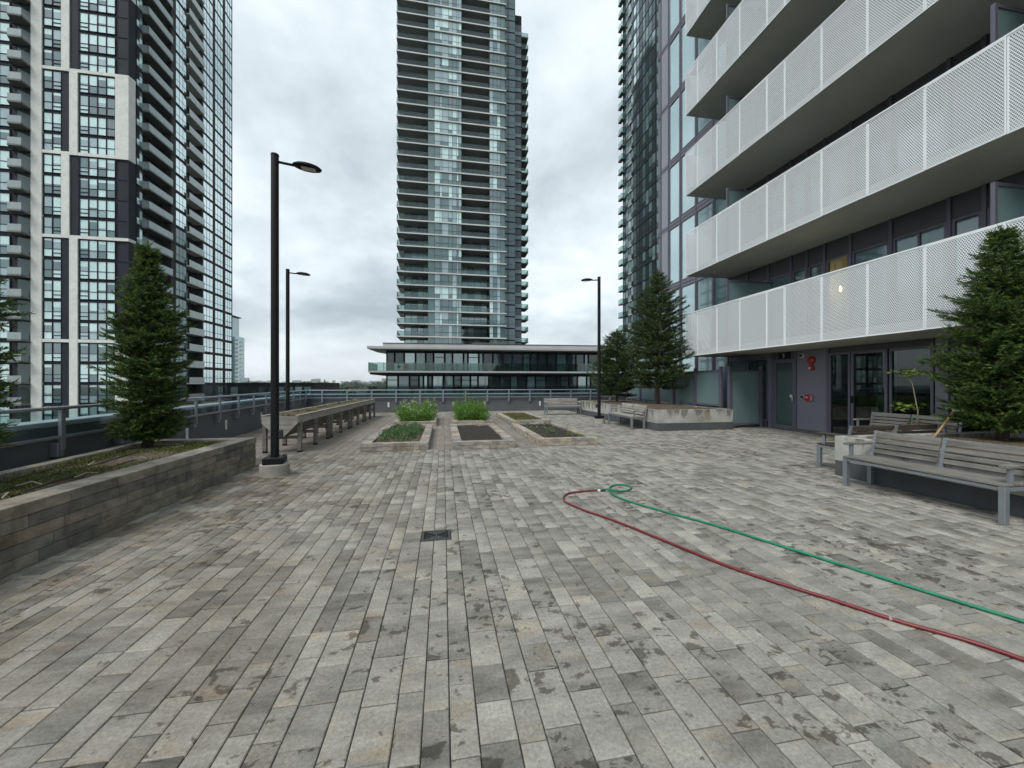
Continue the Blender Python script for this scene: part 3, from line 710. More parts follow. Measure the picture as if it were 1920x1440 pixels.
# ------------------------------------------------------------------ six garden beds
BLAB = ['front left stone garden bed full of low blue green herbs', 'front middle stone garden bed with bare dark soil', 'front right stone garden bed with dark soil and small seedlings',
        'back left stone garden bed under a bush with white flowers', 'back middle stone garden bed under a tall bright green bush', 'back right stone garden bed covered with short green weeds']
for (x0, x1, y0, y1), lb in zip(BEDS, BLAB):
    t = thing('garden_bed', lb, 'garden bed', ((x0 + x1) / 2, (y0 + y1) / 2, 0), 0, 'low stone garden beds'); W = .21
    for z0, z1 in ((0, .085), (.085, .17)):
        blockrow(t, 'stone', 'block_light', x0, x1, y0, y0 + W, z0, z1, (.35, .6), 'x'); blockrow(t, 'stone', 'block_light', x0, x1, y1 - W, y1, z0, z1, (.35, .6), 'x')
        blockrow(t, 'stone', 'block_light', x0, x0 + W, y0 + W, y1 - W, z0, z1, (.35, .6)); blockrow(t, 'stone', 'block_light', x1 - W, x1, y0 + W, y1 - W, z0, z1, (.35, .6))
    terrain_patch('soil', lambda u, v: (x0 + W - .01 + (x1 - x0 - 2 * W + .02) * u, y0 + W - .01 + (y1 - y0 - 2 * W + .02) * v), 22, 50, .022, 'soil' if BEDS.index((x0, x1, y0, y1)) in (1, 2) else 'soil_brown', t, .10)
    for o in t.children: o.location = Vector(o.location) - Vector(t.location)
def inside(b, k, m=.24): return RNG.uniform(b[0] + m, b[1] - m, k), RNG.uniform(b[2] + m, b[3] - m, k)
# low herbs
b = BEDS[0]; P_ = []
for i in range(70):
    cx, cy = random.uniform(b[0] + .32, b[1] - .32), random.uniform(b[2] + .35, b[3] - .3); h_ = random.uniform(.10, .26); rr = random.uniform(.10, .2)
    q = RNG.normal(size=(200, 3)); q /= np.linalg.norm(q, axis=1)[:, None]; q *= RNG.uniform(.5, 1, (200, 1)) ** .5; q[:, 2] = abs(q[:, 2])
    P_.append(q * np.array([rr, rr, h_]) + np.array([cx, cy, .12]))
o = leaves('herb_patch', np.concatenate(P_), .042, 'herb', asp=.35); tag(o, 'low blue green herbs filling the front left stone bed', 'herbs', kind='stuff')
for i in range(4):
    x, y = random.uniform(-1.5, -.7), random.uniform(9.2, 10.6)
def bush(bed, label, hmax, nst, white, seed, spread=.05):
    rg = np.random.default_rng(seed); P_ = []; Fl = []; st = MB(); cx, cy = (bed[0] + bed[1]) / 2, (bed[2] + bed[3]) / 2
    for i in range(nst):
        x, y = rg.uniform(bed[0] + .24, bed[1] - .24), rg.uniform(bed[2] + .25, bed[3] - .3)
        q = max(abs(x - cx) / (bed[1] - bed[0]) * 2, abs(y - cy) / (bed[3] - bed[2]) * 2); h_ = hmax * (rg.uniform(.35, 1.0) if rg.uniform() < .85 else rg.uniform(1., 1.3)) * (1 - .25 * q ** 2)
        lx, ly = (x - cx) * .35 + rg.normal(0, .09), (y - cy) * .1 + rg.normal(0, .09)
        a = np.array([x, y, .12]); tip = np.array([x + lx, y + ly, .12 + h_]); md = (a + tip) / 2 - np.array([lx * .15, ly * .15, 0])
        st.tube([tuple(a), tuple(md), tuple(tip)], [.005, .004, .002], 4)
        k = 95; s_ = rg.uniform(.15, 1, k)[:, None]; P_.append(a + (tip - a) * s_ + rg.normal(0, .045, (k, 3)) * (1.25 - .5 * s_))
        if white and rg.uniform() < .6:
            Fl.append(tip + rg.normal(0, .035, (14, 3)))
    o = leaves('leafy_bush', np.concatenate(P_), .065, 'bright_leaf', asp=.32); tag(o, label, 'bush', 'bright green bushes in the back beds')
    st.obj('stems', 'bright_leaf', o)
    if Fl: leaves('blossom', np.concatenate(Fl), .028, 'flower', o, asp=.8)
    return o
bush(BEDS[3], 'bright green bush with small white flowers in the back left bed', .64, 170, True, 31)
bush(BEDS[4], 'tall bright green bush in the back middle bed', .68, 170, False, 32)
st = MB(); P_ = []
for i in range(16):                                       # tall wispy seed stalks out of the middle bush
    x, y = random.uniform(.7, 1.3), random.uniform(14.6, 16.6); h_ = random.uniform(.9, 1.25); dx = random.gauss(0, .12)
    st.tube([(x, y, .12), (x + dx * .4, y, .12 + h_ * .6), (x + dx, y, .12 + h_)], [.004, .003, .002], 4)
    P_ += [(x + dx * s_ + random.gauss(0, .03), y + random.gauss(0, .03), .12 + h_ * s_) for s_ in np.linspace(.6, 1, 26)]
o = leaves('seed_stalks', P_, .032, 'herb', asp=.4); tag(o, 'thin grey green seed stalks rising above the back middle bush', 'weeds', kind='stuff'); st.obj('stems', 'herb', o)
b = BEDS[2]; P_ = []
for i in range(26):
    cx, cy = random.uniform(b[0] + .3, b[1] - .3), random.uniform(b[2] + .3, b[3] - .3)
    if random.random() < .2: cx = random.choice((b[0] + .3, b[1] - .3))
    k = random.randint(8, 26); P_.append(np.array([cx, cy, .14]) + RNG.normal(0, .045, (k, 3)) * np.array([1, 1, .8]) + np.array([0, 0, .05]))
o = leaves('seedlings', np.concatenate(P_), .05, 'seedling', asp=.6); tag(o, 'scattered pale green seedlings in the front right bed', 'seedlings', kind='stuff')
b = BEDS[5]; xs, ys_ = inside(b, 4200); o = blades('short_weeds', np.stack([xs, ys_, np.full(4200, .12)], 1), RNG.uniform(.02, .07, 4200), RNG.uniform(.008, .016, 4200), .9, 'weed')
tag(o, 'short green weeds covering the back right bed', 'weeds', kind='stuff')

# ------------------------------------------------------------------ benches
def bench(label, loc, rz, ln, wood='wood', seed=1):
    """length along x from 0 to ln, seat faces -y"""
    random.seed(seed); t = thing('park_bench', label, 'bench', loc, rz, 'slatted benches on the terrace'); mt = 'bench_metal'; D_ = .56
    for x in (0, ln):
        s_ = 1 if x == 0 else -1
        a, b_ = (x, x + s_ * .055) if s_ > 0 else (x - .055, x)
        rbx('leg', a, b_, 0, .07, 0, .405, mt, t, .004); rbx('leg', a, b_, D_ - .12, D_ - .06, 0, .405, mt, t, .004)
        rbx('side_rail', a + .004, b_ - .004, .071, D_ - .121, .355, .40, mt, t, .003)
        rbx('arm_support', a + .008, b_ - .008, .10, .145, .406, .60, mt, t, .004)
        rbx('armrest', a - .01, b_ + .01, .02, D_ - .09, .601, .635, wood, t, .006)
    rbx('seat_rail', .056, ln - .056, .01, .05, .36, .40, mt, t, .003); rbx('seat_rail', .056, ln - .056, D_ - .11, D_ - .07, .36, .40, mt, t, .003)
    for i in range(6):
        y = .0 + i * .078; rbx('seat_slat', -.0 + .003, ln - .003, y, y + .066, .407, .437, wood, t, .005)
    def by(z): return .475 + (z - .44) * .24
    for x in (.03, ln / 2, ln - .03):
        MB().bar((x, by(.44) + .022, .405), (x, by(.80) + .022, .80), .05, .022, (0, 1, 0)).obj('back_post', mt, t, bevel=.003)
    for z0, z1 in ((.475, .535), (.55, .61), (.625, .685), (.70, .795)):
        for xa, xb in ((.06, ln / 2 - .03), (ln / 2 + .03, ln - .06)):
            zc = (z0 + z1) / 2; hl = (z1 - z0) / 2; cx = (xa + xb) / 2
            MB().box(xa - cx, xb - cx, -.013, .013, -hl, hl).obj('back_slat', wood, t, bevel=.004, loc=(cx, by(zc) + .0, zc), rot=(-math.atan(.24), 0, 0))
    return t
bench('long grey slatted bench in the right foreground against the concrete planter', (5.84, 4.76, 0), R(-90), 1.68, 'wood', 41)
bench('dark brown bench behind the right planter with its back to the camera', (8.62, 5.90, 0), R(180), 1.95, 'wood_dark', 42)
bench('pale slatted bench against the window wall behind the potted sapling', (10.10, 7.98, 0), R(-90), 1.75, 'wood_pale', 43)
bench('grey bench against the side of the far concrete planter facing left', (6.08, 13.55, 0), R(-90), 1.80, 'wood_pale', 44)
bench('grey bench far back between the right lamp post and the far parapet', (4.90, 17.9, 0), 0, 1.75, 'wood_pale', 45)
random.seed(12)

# ------------------------------------------------------------------ concrete planters
def cplanter(label, x0, x1, y0, y1, h_, mound, seed):
    t = thing('concrete_planter', label, 'planter', ((x0 + x1) / 2, (y0 + y1) / 2, 0)); W = .16
    for nm, a, b_, mt, e_ in (('base_strip', 0, .245, 'membrane', 0.0), ('wall', .2455, h_, 'concrete', .004)):
        for r_ in ((x0, x1, y0, y0 + W), (x0, x1, y1 - W, y1), (x0, x0 + W, y0 + W, y1 - W), (x1 - W, x1, y0 + W, y1 - W)):
            rbx(nm, r_[0] - (e_ if r_[0] == x0 else 0), r_[1] + (e_ if r_[1] == x1 else 0), r_[2] - (e_ if r_[2] == y0 else 0), r_[3] + (e_ if r_[3] == y1 else 0), a, b_, mt, t, .004)
    m = terrain_patch('soil', lambda u, v: (x0 + W - .01 + (x1 - x0 - 2 * W + .02) * u, y0 + W - .01 + (y1 - y0 - 2 * W + .02) * v), 20, 40, .018, 'soil_brown', t, h_ - .07)
    for v in m.data.vertices:
        u_ = (v.co.x - x0) / (x1 - x0); w_ = (v.co.y - y0) / (y1 - y0); v.co.z += mound * max(0, math.sin(u_ * math.pi) * math.sin(w_ * math.pi)) ** .7
    for o in t.children: o.location = Vector(o.location) - Vector(t.location)
    return t
cplanter('stained concrete planter at the far right holding two firs', 6.71, 9.42, 11.22, 18.4, .67, .10, 1)
cplanter('concrete planter at the right edge behind the foreground bench', 6.38, 9.75, -1.5, 5.32, .645, .03, 2)
k = 2600; xs, ys_ = RNG.uniform(6.6, 9.5, k), RNG.uniform(.5, 5.1, k)
tag(blades('dry_grass', np.stack([xs, ys_, np.full(k, .60)], 1), RNG.uniform(.01, .05, k), RNG.uniform(.005, .01, k), .9, 'weed'), 'thin dry grass on the soil under the right hand spruce', 'grass', kind='stuff')

# ------------------------------------------------------------------ hoses, drain, tool, sapling
def smooth_path(p, z, sub=8):
    p = [Vector((x, y, z)) for x, y in p]; out = []
    for i in range(len(p) - 1):
        a, b_, c_, d_ = p[max(i - 1, 0)], p[i], p[i + 1], p[min(i + 2, len(p) - 1)]
        for k in range(sub):
            t_ = k / sub; out.append(.5 * ((2 * b_) + (c_ - a) * t_ + (2 * a - 5 * b_ + 4 * c_ - d_) * t_ ** 2 + (3 * b_ - a - 3 * c_ + d_) * t_ ** 3))
    return out + [p[-1]]
HR = .0125
red = [(2.12, 5.07), (1.98, 5.08), (1.79, 5.06), (1.64, 4.98), (1.55, 4.83), (1.53, 4.66), (1.57, 4.45), (1.66, 4.25), (1.83, 3.93), (2.05, 3.36), (2.27, 2.84), (2.44, 2.50), (2.62, 2.24), (2.82, 1.96), (2.97, 1.74), (3.08, 1.55), (3.24, 1.2), (3.4, .6), (3.5, -.2), (3.6, -1.2)]
grn = [(2.22, 5.05), (2.30, 5.00), (2.42, 4.97), (2.56, 5.02), (2.66, 5.14), (2.65, 5.27), (2.54, 5.32), (2.40, 5.24), (2.30, 5.09), (2.25, 4.90), (2.27, 4.70), (2.36, 4.44), (2.53, 4.12), (2.84, 3.56), (3.03, 3.10), (3.19, 2.72), (3.34, 2.34), (3.47, 2.04), (3.58, 1.80), (3.75, 1.4), (3.95, .7), (4.1, -.2), (4.2, -1.2)]
gp = smooth_path(grn, HR + .001)
for i, p in enumerate(gp[:20]): pass
for i, p in enumerate(gp):
    if 0 <= i < 34: p.z += .027 * max(0, 1 - abs(i - 4) / 14)
red = [(x + .012 * math.sin(i * 2.3), y + .012 * math.cos(i * 1.7)) for i, (x, y) in enumerate(red)]
o = MB().tube(smooth_path(red, HR + .001), HR, 10).obj('garden_hose', 'red_hose', None, smooth=True); tag(o, 'dark red garden hose lying across the pavers', 'hose')
MB().tube([(2.12, 5.07, HR + .001), (2.155, 5.063, HR + .001)], .0165, 10).obj('coupling', 'white_plastic', o)
rp_ = smooth_path(red, HR + .001); MB().tube([rp_[103], rp_[103].lerp(rp_[104], .35)], HR + .0006, 10).obj('printed_mark', 'lamp_concrete', o)
o = MB().tube(gp, HR, 10).obj('garden_hose', 'green_hose', None, smooth=True); tag(o, 'green garden hose with a small loop at its end', 'hose')
MB().tube([(2.157, 5.062, HR + .001), (2.225, 5.048, HR + .01)], .015, 10).obj('coupling', 'dark_plastic', o)
x0, x1, y0, y1 = DRAIN
t = thing('floor_drain', 'square cast iron drain grate set into the pavers', 'drain', ((x0 + x1) / 2, (y0 + y1) / 2, 0))
hx, hy = (x1 - x0) / 2 - .006, (y1 - y0) / 2 - .006
MB().box(-hx, hx, -hy, hy, -.011, -.009).obj('pit', 'gap', t)
for q in ((-hx, hx, -hy, -hy + .018), (-hx, hx, hy - .018, hy), (-hx, -hx + .018, -hy + .018, hy - .018), (hx - .018, hx, -hy + .018, hy - .018)): bx('frame_bar', *q, -.0085, .003, 'iron', t)
for i in range(9):                                        # four sectors of slats that meet on the diagonals
    f = -.8 + i * .2; w2 = .0055; l_ = abs(f) * (hx - .02)
    for sx_, vert in ((1, 0), (1, 1)):
        if vert:
            x = f * (hx - .02)
            for s_ in (-1, 1): bx('grate_slat', x - w2, x + w2, min(s_ * abs(f) * (hy - .02), s_ * (hy - .02)), max(s_ * abs(f) * (hy - .02), s_ * (hy - .02)), -.008, .0015, 'iron', t)
        elif abs(f) > .1:
            y = f * (hy - .02); bx('grate_slat', -l_ + .01, l_ - .01, y - w2, y + w2, -.008, .001, 'iron', t)
t = thing('garden_tool', 'wooden handled tool leaning in the right planter beside the spruce', 'tool', (8.02, 5.05, .62))
MB().tube([(-.06, .0, -.06), (.50, .02, .46)], .017, 8).obj('handle', 'handle_wood', t, smooth=True)
m = MB(); m.tube([(.45, .02, .40), (.50, .02, .46), (.55, .02, .50), (.57, .01, .56)], [.02, .05, .055, .015], 8); m.obj('cloth', 'rag', t, smooth=True)
m = MB(); m.box(-.012, .012, -.10, .10, -.22, .0); m.obj('blade', 'iron', t, bevel=.004, loc=(-.06, 0, -.02), rot=(0, R(40), 0))
px_, py_ = 9.42, 6.2
t = thing('potted_sapling', 'thin young sapling with yellow green leaves in front of the window', 'plant', (px_, py_, 0))
m = MB(); m.cone((0, 0, 0), (0, 0, .62), .14, .19, 20); m.obj('pot', 'white_plastic', t, bevel=.006)
MB().cone((0, 0, .6205), (0, 0, .64), .17, .16, 16).obj('soil', 'soil', t)
tr_ = [(0, 0, .62), (.0, -.01, .95), (-.03, .02, 1.25), (-.06, .04, 1.5), (-.18, .08, 1.72)]
MB().tube(smooth_path([(0, 0)], 0)[:0] + [Vector(p) for p in tr_], [.011, .010, .008, .007, .004], 6).obj('trunk', 'twig', t, smooth=True)
P_ = []
for cx, cy, cz, rr, k in ((-.22, .08, 1.74, .17, 46), (-.12, .05, 1.66, .12, 20), (-.24, .06, 1.06, .17, 34), (-.10, 0, 1.02, .10, 14), (.05, .0, 1.1, .05, 4), (-.1, 0, .74, .12, 14)):
    P_.append(np.array([cx, cy, cz]) + RNG.normal(0, 1, (k, 3)) * np.array([rr * .6, rr * .6, rr * .22]))
leaves('leaf_cluster', np.concatenate(P_), .10, 'sapling', t, .25, asp=.5)

# ------------------------------------------------------------------ apartment block on the right
FX, BXF, LV, Z1 = 11.0, 9.1, 3.06, 2.54              # facade plane, balcony front, storey height, first soffit
NL = 8
B = thing('apartment_building', 'grey purple apartment block with white perforated balcony fronts on the right', 'building', (FX, 0, 0))
def q(name, y0, y1, z0, z1, mat, dx0, dx1, parent=None): return bx(name, dx0, dx1, y0, y1, z0, z1, mat, parent or B)
TOP = Z1 + NL * LV
bx('rear_body', 3.6, 15, -4.2, 18.34, GZ, TOP, 'cladding_dark', B)
bx('end_wall', 0.02, 3.6, 18.02, 18.36, GZ, TOP, 'cladding', B)
bx('end_wall', 0.02, 3.6, -4.3, -4.2, -.05, TOP, 'cladding', B)
def window(parent, y0, y1, z0, z1, mat, split=None, hor=None, fw=.055, x=0.0, fmat='frame', blind=None, name='window'):
    """frame of four bars (plus mullions) and panes set back inside it"""
    m = MB(); a, b = x - .03, x + .05
    m.box(a, b, y0, y0 + fw, z0, z1); m.box(a, b, y1 - fw, y1, z0, z1); m.box(a, b, y0 + fw, y1 - fw, z0, z0 + fw); m.box(a, b, y0 + fw, y1 - fw, z1 - fw, z1)
    cols = [y0 + fw] + ([] if not split else [y0 + (y1 - y0) * s_ for s_ in split]) + [y1 - fw]
    for c in cols[1:-1]: m.box(a + .004, b - .004, c - .022, c + .022, z0 + fw, z1 - fw)
    rws = [z0 + fw] + ([z0 + hor] if hor else []) + [z1 - fw]
    if hor: m.box(a + .006, b - .006, y0 + fw, y1 - fw, z0 + hor - .022, z0 + hor + .022)
    f = m.obj(name, fmat, parent)
    for i in range(len(cols) - 1):
        for j in range(len(rws) - 1):
            g = .0 if i == 0 else .024; g2 = .0 if i == len(cols) - 2 else .024; h0 = 0. if j == 0 else .024; h1 = 0. if j == len(rws) - 2 else .024
            bx('pane', x + .006, x + .016, cols[i] + g, cols[i + 1] - g2, rws[j] + h0, rws[j + 1] - h1, mat if isinstance(mat, str) else mat[(i + j) % len(mat)], f)
    return f
# far bays without balconies: tall windows and opaque panels between purple mullions
for k in range(NL):
    zb = .22 + 3.05 * k
    for (y0, y1, mt) in ((17.40, 18.02, 'opaque_panel'), (16.44, 17.34, 'p_blue'), (15.30, 16.38, 'p_blue'), (14.20, 15.24, random.choice(['p_blue', 'p_mid'])), (13.32, 14.14, random.choice(['p_teal', 'p_mid', 'p_blue']))):
        if mt == 'opaque_panel':
            bx('spandrel_panel', -.012, .02, y0, y1, zb, zb + 2.78, mt, B)
        else: window(B, y0, y1, zb, zb + 2.78, mt)
    bx('floor_band', -.02, .10, 13.31, 18.36, zb + 2.781, zb + 3.049, 'cladding', B)
    bx('band_rib', -.034, -.0205, 13.31, 18.36, zb + 2.90, zb + 2.93, 'frame', B)
    for y in (18.05, 17.37, 16.41, 15.27, 14.17): bx('mullion', -.045, -.001, y - .028, y + .028, zb - .001, zb + 3.048, 'frame', B)
bx('plinth', -.02, .10, 11.5, 18.36, -.05, .219, 'cladding_dark', B)
# ground floor
def panel(y0, y1, z0, z1, mt='cladding', dx=0.0): return bx('wall_panel', -.015 + dx, .10, y0 + .004, y1 - .004, z0, z1, mt, B)
window(B, 12.45, 13.28, .22, 2.40, 'p_teal'); window(B, 11.45, 12.40, .22, 2.40, 'p_dark')
panel(11.36, 13.30, 2.41, 2.54); panel(11.34, 11.45, 0, 2.40)
door = MB(); 
for r_ in ((11.12, 11.20, .02, 2.30), (10.44, 10.52, .02, 2.30), (10.52, 11.12, .02, .16), (10.52, 11.12, 2.20, 2.30)): door.box(-.02, .04, *r_)
dr = door.obj('entrance_door', 'frame', B)
bx('pane', .004, .014, 10.52, 11.12, .16, 2.20, 'p_door', dr); rbx('handle', -.075, -.021, 10.455, 10.50, .95, 1.15, 'steel', dr, .004)
rbx('lock_plate', -.012, .003, 10.53, 10.62, 1.06, 1.16, 'white_plastic', dr, .003)
panel(11.20, 11.34, 0, 2.54, 'frame', -.02); panel(10.36, 10.44, 0, 2.54, 'frame', -.02)
panel(10.44, 11.20, 2.305, 2.54, 'cladding_dark')
panel(9.42, 10.36, .10, 2.54); bx('base_board', -.03, .1, 9.42, 10.36, -.02, .099, 'membrane', B); panel(9.33, 9.42, 0, 2.54, 'frame', -.02)
window(B, 8.74, 9.33, .05, 2.38, 'glass'); 
sl = window(B, 7.84, 8.72, .03, 2.38, 'glass', fw=.07, name='sliding_door'); rbx('handle', -.065, -.031, 8.65, 8.70, .98, 1.18, 'black', sl, .006)
window(B, 6.92, 7.80, .05, 2.38, 'glass'); panel(6.66, 6.90, 0, 2.54, 'cladding')
yy = 6.64
for wd in (1.05, 1.1, 1.05, 1.1, 1.05, 1.1, 1.05, 1.1, 1.05, 1.0):
    if yy - wd < -4.2: break
    window(B, yy - wd, yy - .02, .05, 2.38, 'glass' if yy > 3 else 'p_teal', split=None); yy -= wd
for y0, y1 in ((6.91, 9.32), (-4.2, 6.65)): panel(y0, y1, 2.385, 2.54, 'cladding_dark')
# rooms behind the ground floor glass
bx('room_floor', .12, 3.59, -4.19, 11.3, -.05, .012, 'room_dark', B); bx('room_ceiling', .12, 3.59, -4.19, 11.3, 2.50, 2.535, 'interior', B)
bx('room_wall', .12, 3.59, 9.36, 9.42, .013, 2.499, 'interior', B); bx('room_wall', .12, 3.59, 11.31, 11.36, .013, 2.499, 'interior', B)
for x, y in ((.9, 8.15), (1.5, 7.75), (2.4, 7.2)): MB().cone((x, y, 2.485), (x, y, 2.499), .06, .06, 16).obj('downlight', 'downlight', B)
bx('interior_column', 1.2, 1.5, 8.7, 9.0, .013, 2.499, 'room_warm', B)
# upper storeys: slab, screen, dividers and window bays
JO = [13.29, 12.58, 11.57, 10.55, 9.53, 8.95, 7.92, 6.89, 5.87, 4.78, 3.76, 3.18, 2.15, 1.12, .10, -.92, -1.94, -2.52, -3.54, -4.2]
BAY = [13.30, 12.35, 11.42, 10.55, 10.0, 9.45, 8.72, 7.76, 6.64, 6.08, 5.05, 4.1, 3.4, 2.4, 1.4, .8, -.2, -1.2, -1.8, -2.8, -3.5, -4.19]
DIV = [11.33, 5.04, -1.2]
def screen_mesh(wd, hh=1.60):
    m = MB(); e_ = .022
    m.box(0, .003, e_, wd - e_, e_, hh - e_, 0)
    for r_ in ((0, e_, 0, hh), (wd - e_, wd, 0, hh), (e_, wd - e_, 0, e_), (e_, wd - e_, hh - e_, hh)): m.box(-.004, .007, *r_, 1)
    return m.mesh('screen_panel', ['perf', 'white_metal'])
smesh = {}
rb = random.Random(5)
for k in range(NL):
    z = Z1 + k * LV
    sl = bx('balcony', BXF - FX + .06, 3.59, -4.2, 13.27, z + .01, z + .21, 'soffit', None)
    sl.parent = B
    bal = link('balcony_front', MB().box(-.02, .0, -4.2, 13.27, .03, .17).mesh('balcony_front', 'soffit'), B, (BXF - FX + .05, 0, z))
    for y1, y0 in zip(JO, JO[1:]):
        wd = round(y1 - y0 - .006, 3)
        if wd not in smesh: smesh[wd] = screen_mesh(wd)
        link('screen_panel', smesh[wd], bal, (-.05 + rb.uniform(-.004, .004), y0 + .003, rb.uniform(-.003, .003)), (0, rb.gauss(0, .002), rb.gauss(0, .003)))
    bx('handrail', -.06, -.02, -4.2, 13.27, 1.602, 1.632, 'white_metal', bal)
    bx('end_screen', -.05, 1.0, 13.272, 13.277, .0, 1.60, 'perf', bal)
    for yd in DIV:
        d_ = MB().box(-1.72, -1.66, yd - .03, yd + .03, z + .22, z + 2.42).box(-1.66, -.02, yd - .025, yd + .025, z + 2.36, z + 2.42).box(-1.66, -.02, yd - .025, yd + .025, z + .22, z + .28).obj('balcony_divider', 'frame', B)
        bx('pane', -1.66, -.03, yd - .006, yd + .006, z + .28, z + 2.36, 'p_frost', d_)
    for i, (y1, y0) in enumerate(zip(BAY, BAY[1:])):
        lit = (k == 0 and i == 5); rr = rb.random()
        bx('mullion', -.055, -.001, y1 - .035, y1 + .035, z + .21, z + LV + .008, 'frame', B)
        bx('transom_panel', -.012, .06, y0 + .036, y1 - .036, z + 2.56, z + LV + .008, 'cladding_dark', B)
        if rr < .22 and not lit and (y1 - y0) < 1.0: bx('wall_panel', -.012, .06, y0 + .036, y1 - .036, z + .212, z + 2.555, 'cladding', B)
        else:
            window(B, y0 + .036, y1 - .036, z + .212, z + 2.555, 'glass' if lit else rb.choice(['p_dark', 'p_teal', 'p_teal', 'p_mid', 'p_mid', 'p_dark']), hor=.75 if rr > .8 else None, split=[.5] if rr > .6 and y1 - y0 > .95 else None)
# the lit flat with its chandelier behind the first screen
z = Z1 + .21
bx('lit_room_wall', 2.4, 2.45, 8.3, 9.9, z + .01, z + 2.84, 'room_warm', B); bx('lit_room_wall', .1, 2.4, 9.9, 9.95, z + .01, z + 2.84, 'room_warm', B); bx('lit_room_wall', .1, 2.4, 8.25, 8.3, z + .01, z + 2.84, 'room_warm', B)
ch = thing('chandelier', 'glowing warm chandelier seen through the lowest balcony screen', 'lamp', (FX + .75, 9.28, z + 1.62))
MB().tube([(0, 0, 0), (0, 0, 1.22)], .008, 6).obj('chain', 'brass', ch); MB().cone((0, 0, -.28), (0, 0, 0), .02, .04, 10).obj('stem', 'brass', ch)
for i in range(7):
    a = 2 * math.pi * i / 7; c_, s_ = math.cos(a), math.sin(a)
    ar = MB().tube([(0, 0, -.2), (.12 * c_, .12 * s_, -.26), (.30 * c_, .30 * s_, -.10)], .006, 5).obj('arm', 'brass', ch)
    MB().cone((.30 * c_, .30 * s_, -.10), (.30 * c_, .30 * s_, .02), .034, .016, 8).obj('bulb', 'bulb', ar)
MB().cone((0, 0, -.42), (0, 0, -.30), .012, .04, 8).obj('pendant_bulb', 'bulb', ch)
pl = bpy.data.lights.new('chandelier_light', 'POINT'); pl.energy = 16; pl.color = (1, .68, .35); pl.shadow_soft_size = .15
link('chandelier_light', pl, ch, (0, 0, .05))

# fittings on the wall
t = thing('door_number_sign', 'small black sign with the number 5 above the glass door', 'sign', (FX - .016, 10.82, 2.42))
rbx('plate', -.016, -.001, -.24, .20, -.10, .10, 'black', t, .003)
cu = bpy.data.curves.new('number', 'FONT'); cu.body = '5'; cu.size = .17; cu.align_x = 'CENTER'; cu.align_y = 'CENTER'; cu.extrude = .002; cu.materials.append(MT['white_plastic'])
tmp = link('number_curve', cu); me_ = bpy.data.meshes.new_from_object(tmp); bpy.data.objects.remove(tmp); link('number', me_, t, (-.0195, 0, 0), (R(90), 0, R(-90)))
t = thing('security_camera', 'white dome security camera on the purple wall beside the door', 'camera', (FX - .016, 10.17, 2.38))
MB().cone((0, 0, 0), (-.05, 0, 0), .075, .07, 20).obj('housing', 'white_plastic', t, bevel=.006)
MB().tube([(-.05, 0, 0), (-.075, 0, -.005), (-.095, 0, -.01)], [.05, .045, .015], 16).obj('dome', 'dark_plastic', t, smooth=True)
t = thing('fire_alarm_bell', 'round red fire alarm bell high on the purple wall', 'alarm', (FX - .016, 9.86, 2.22))
MB().tube([(0, 0, 0), (-.04, 0, 0), (-.07, 0, 0), (-.085, 0, 0)], [.12, .118, .09, .02], 24).obj('gong', 'red', t, smooth=True); MB().box(-.03, -.001, -.05, .05, -.19, -.1).obj('back_box', 'red', t)
t = thing('fire_alarm_strobe', 'red horn strobe mounted just below the round alarm bell', 'alarm', (FX - .016, 9.84, 1.98))
MB().tube([(0, 0, 0), (-.05, 0, 0), (-.065, 0, 0)], [.075, .072, .05], 20).obj('horn', 'red', t, smooth=True); rbx('strobe_lens', -.09, -.066, -.0, .05, -.03, .03, 'white_plastic', t, .004)
t = thing('alarm_gong_plate', 'round chrome fitting left of the red box at waist height', 'fitting', (FX - .016, 10.16, 1.10))
MB().cone((0, 0, 0), (-.03, 0, 0), .085, .08, 24).obj('disc', 'steel', t, bevel=.004); MB().cone((-.0305, 0, 0), (-.05, 0, 0), .05, .045, 20).obj('core', 'dark_plastic', t)
t = thing('fire_box', 'red fire connection box with white label at waist height on the wall', 'fitting', (FX - .016, 9.92, 1.08))
rbx('body', -.10, -.001, -.085, .085, -.10, .10, 'red', t, .012); rbx('label_plate', -.106, -.1005, -.01, .035, -.01, .03, 'white_plastic', t, .002)
rbx('bracket', -.08, -.001, -.115, -.086, -.09, .09, 'steel', t, .004)

# frosted glass screens and gate of the ground floor patio
def gscreen(name, label, p0, p1, z0, z1, n_, cat, posts_h):
    a, b = Vector(p0), Vector(p1); ln = (b - a).length; t = thing(name, label, cat, (a.x, a.y, 0), math.atan2(b.y - a.y, b.x - a.x))
    for i in range(n_ + 1):
        s_ = ln * i / n_; rbx('post', s_ - .045, s_ + .045, -.045, .045, z0 - .13, posts_h, 'frame', t, .004)
    for i in range(n_):
        s0, s1 = ln * i / n_ + .05, ln * (i + 1) / n_ - .05
        m = MB(); m.box(s0, s1, -.025, .025, z0, z0 + .06); m.box(s0, s1, -.025, .025, z1 - .06, z1); m.box(s0, s0 + .05, -.025, .025, z0 + .06, z1 - .06); m.box(s1 - .05, s1, -.025, .025, z0 + .06, z1 - .06)
        f = m.obj('frame', 'frame', t); bx('pane', s0 + .05, s1 - .05, -.006, .006, z0 + .06, z1 - .06, 'p_frost', f)
    return t
gscreen('glass_fence', 'frosted glass fence behind the far concrete planter', (9.56, 11.95), (9.56, 18.9), .72, 2.0, 5, 'fence', 2.10)
gscreen('glass_gate', 'frosted glass gate between the far planter and the door wall', (9.62, 11.62), (10.86, 11.62), .10, 1.98, 1, 'gate', 2.12)

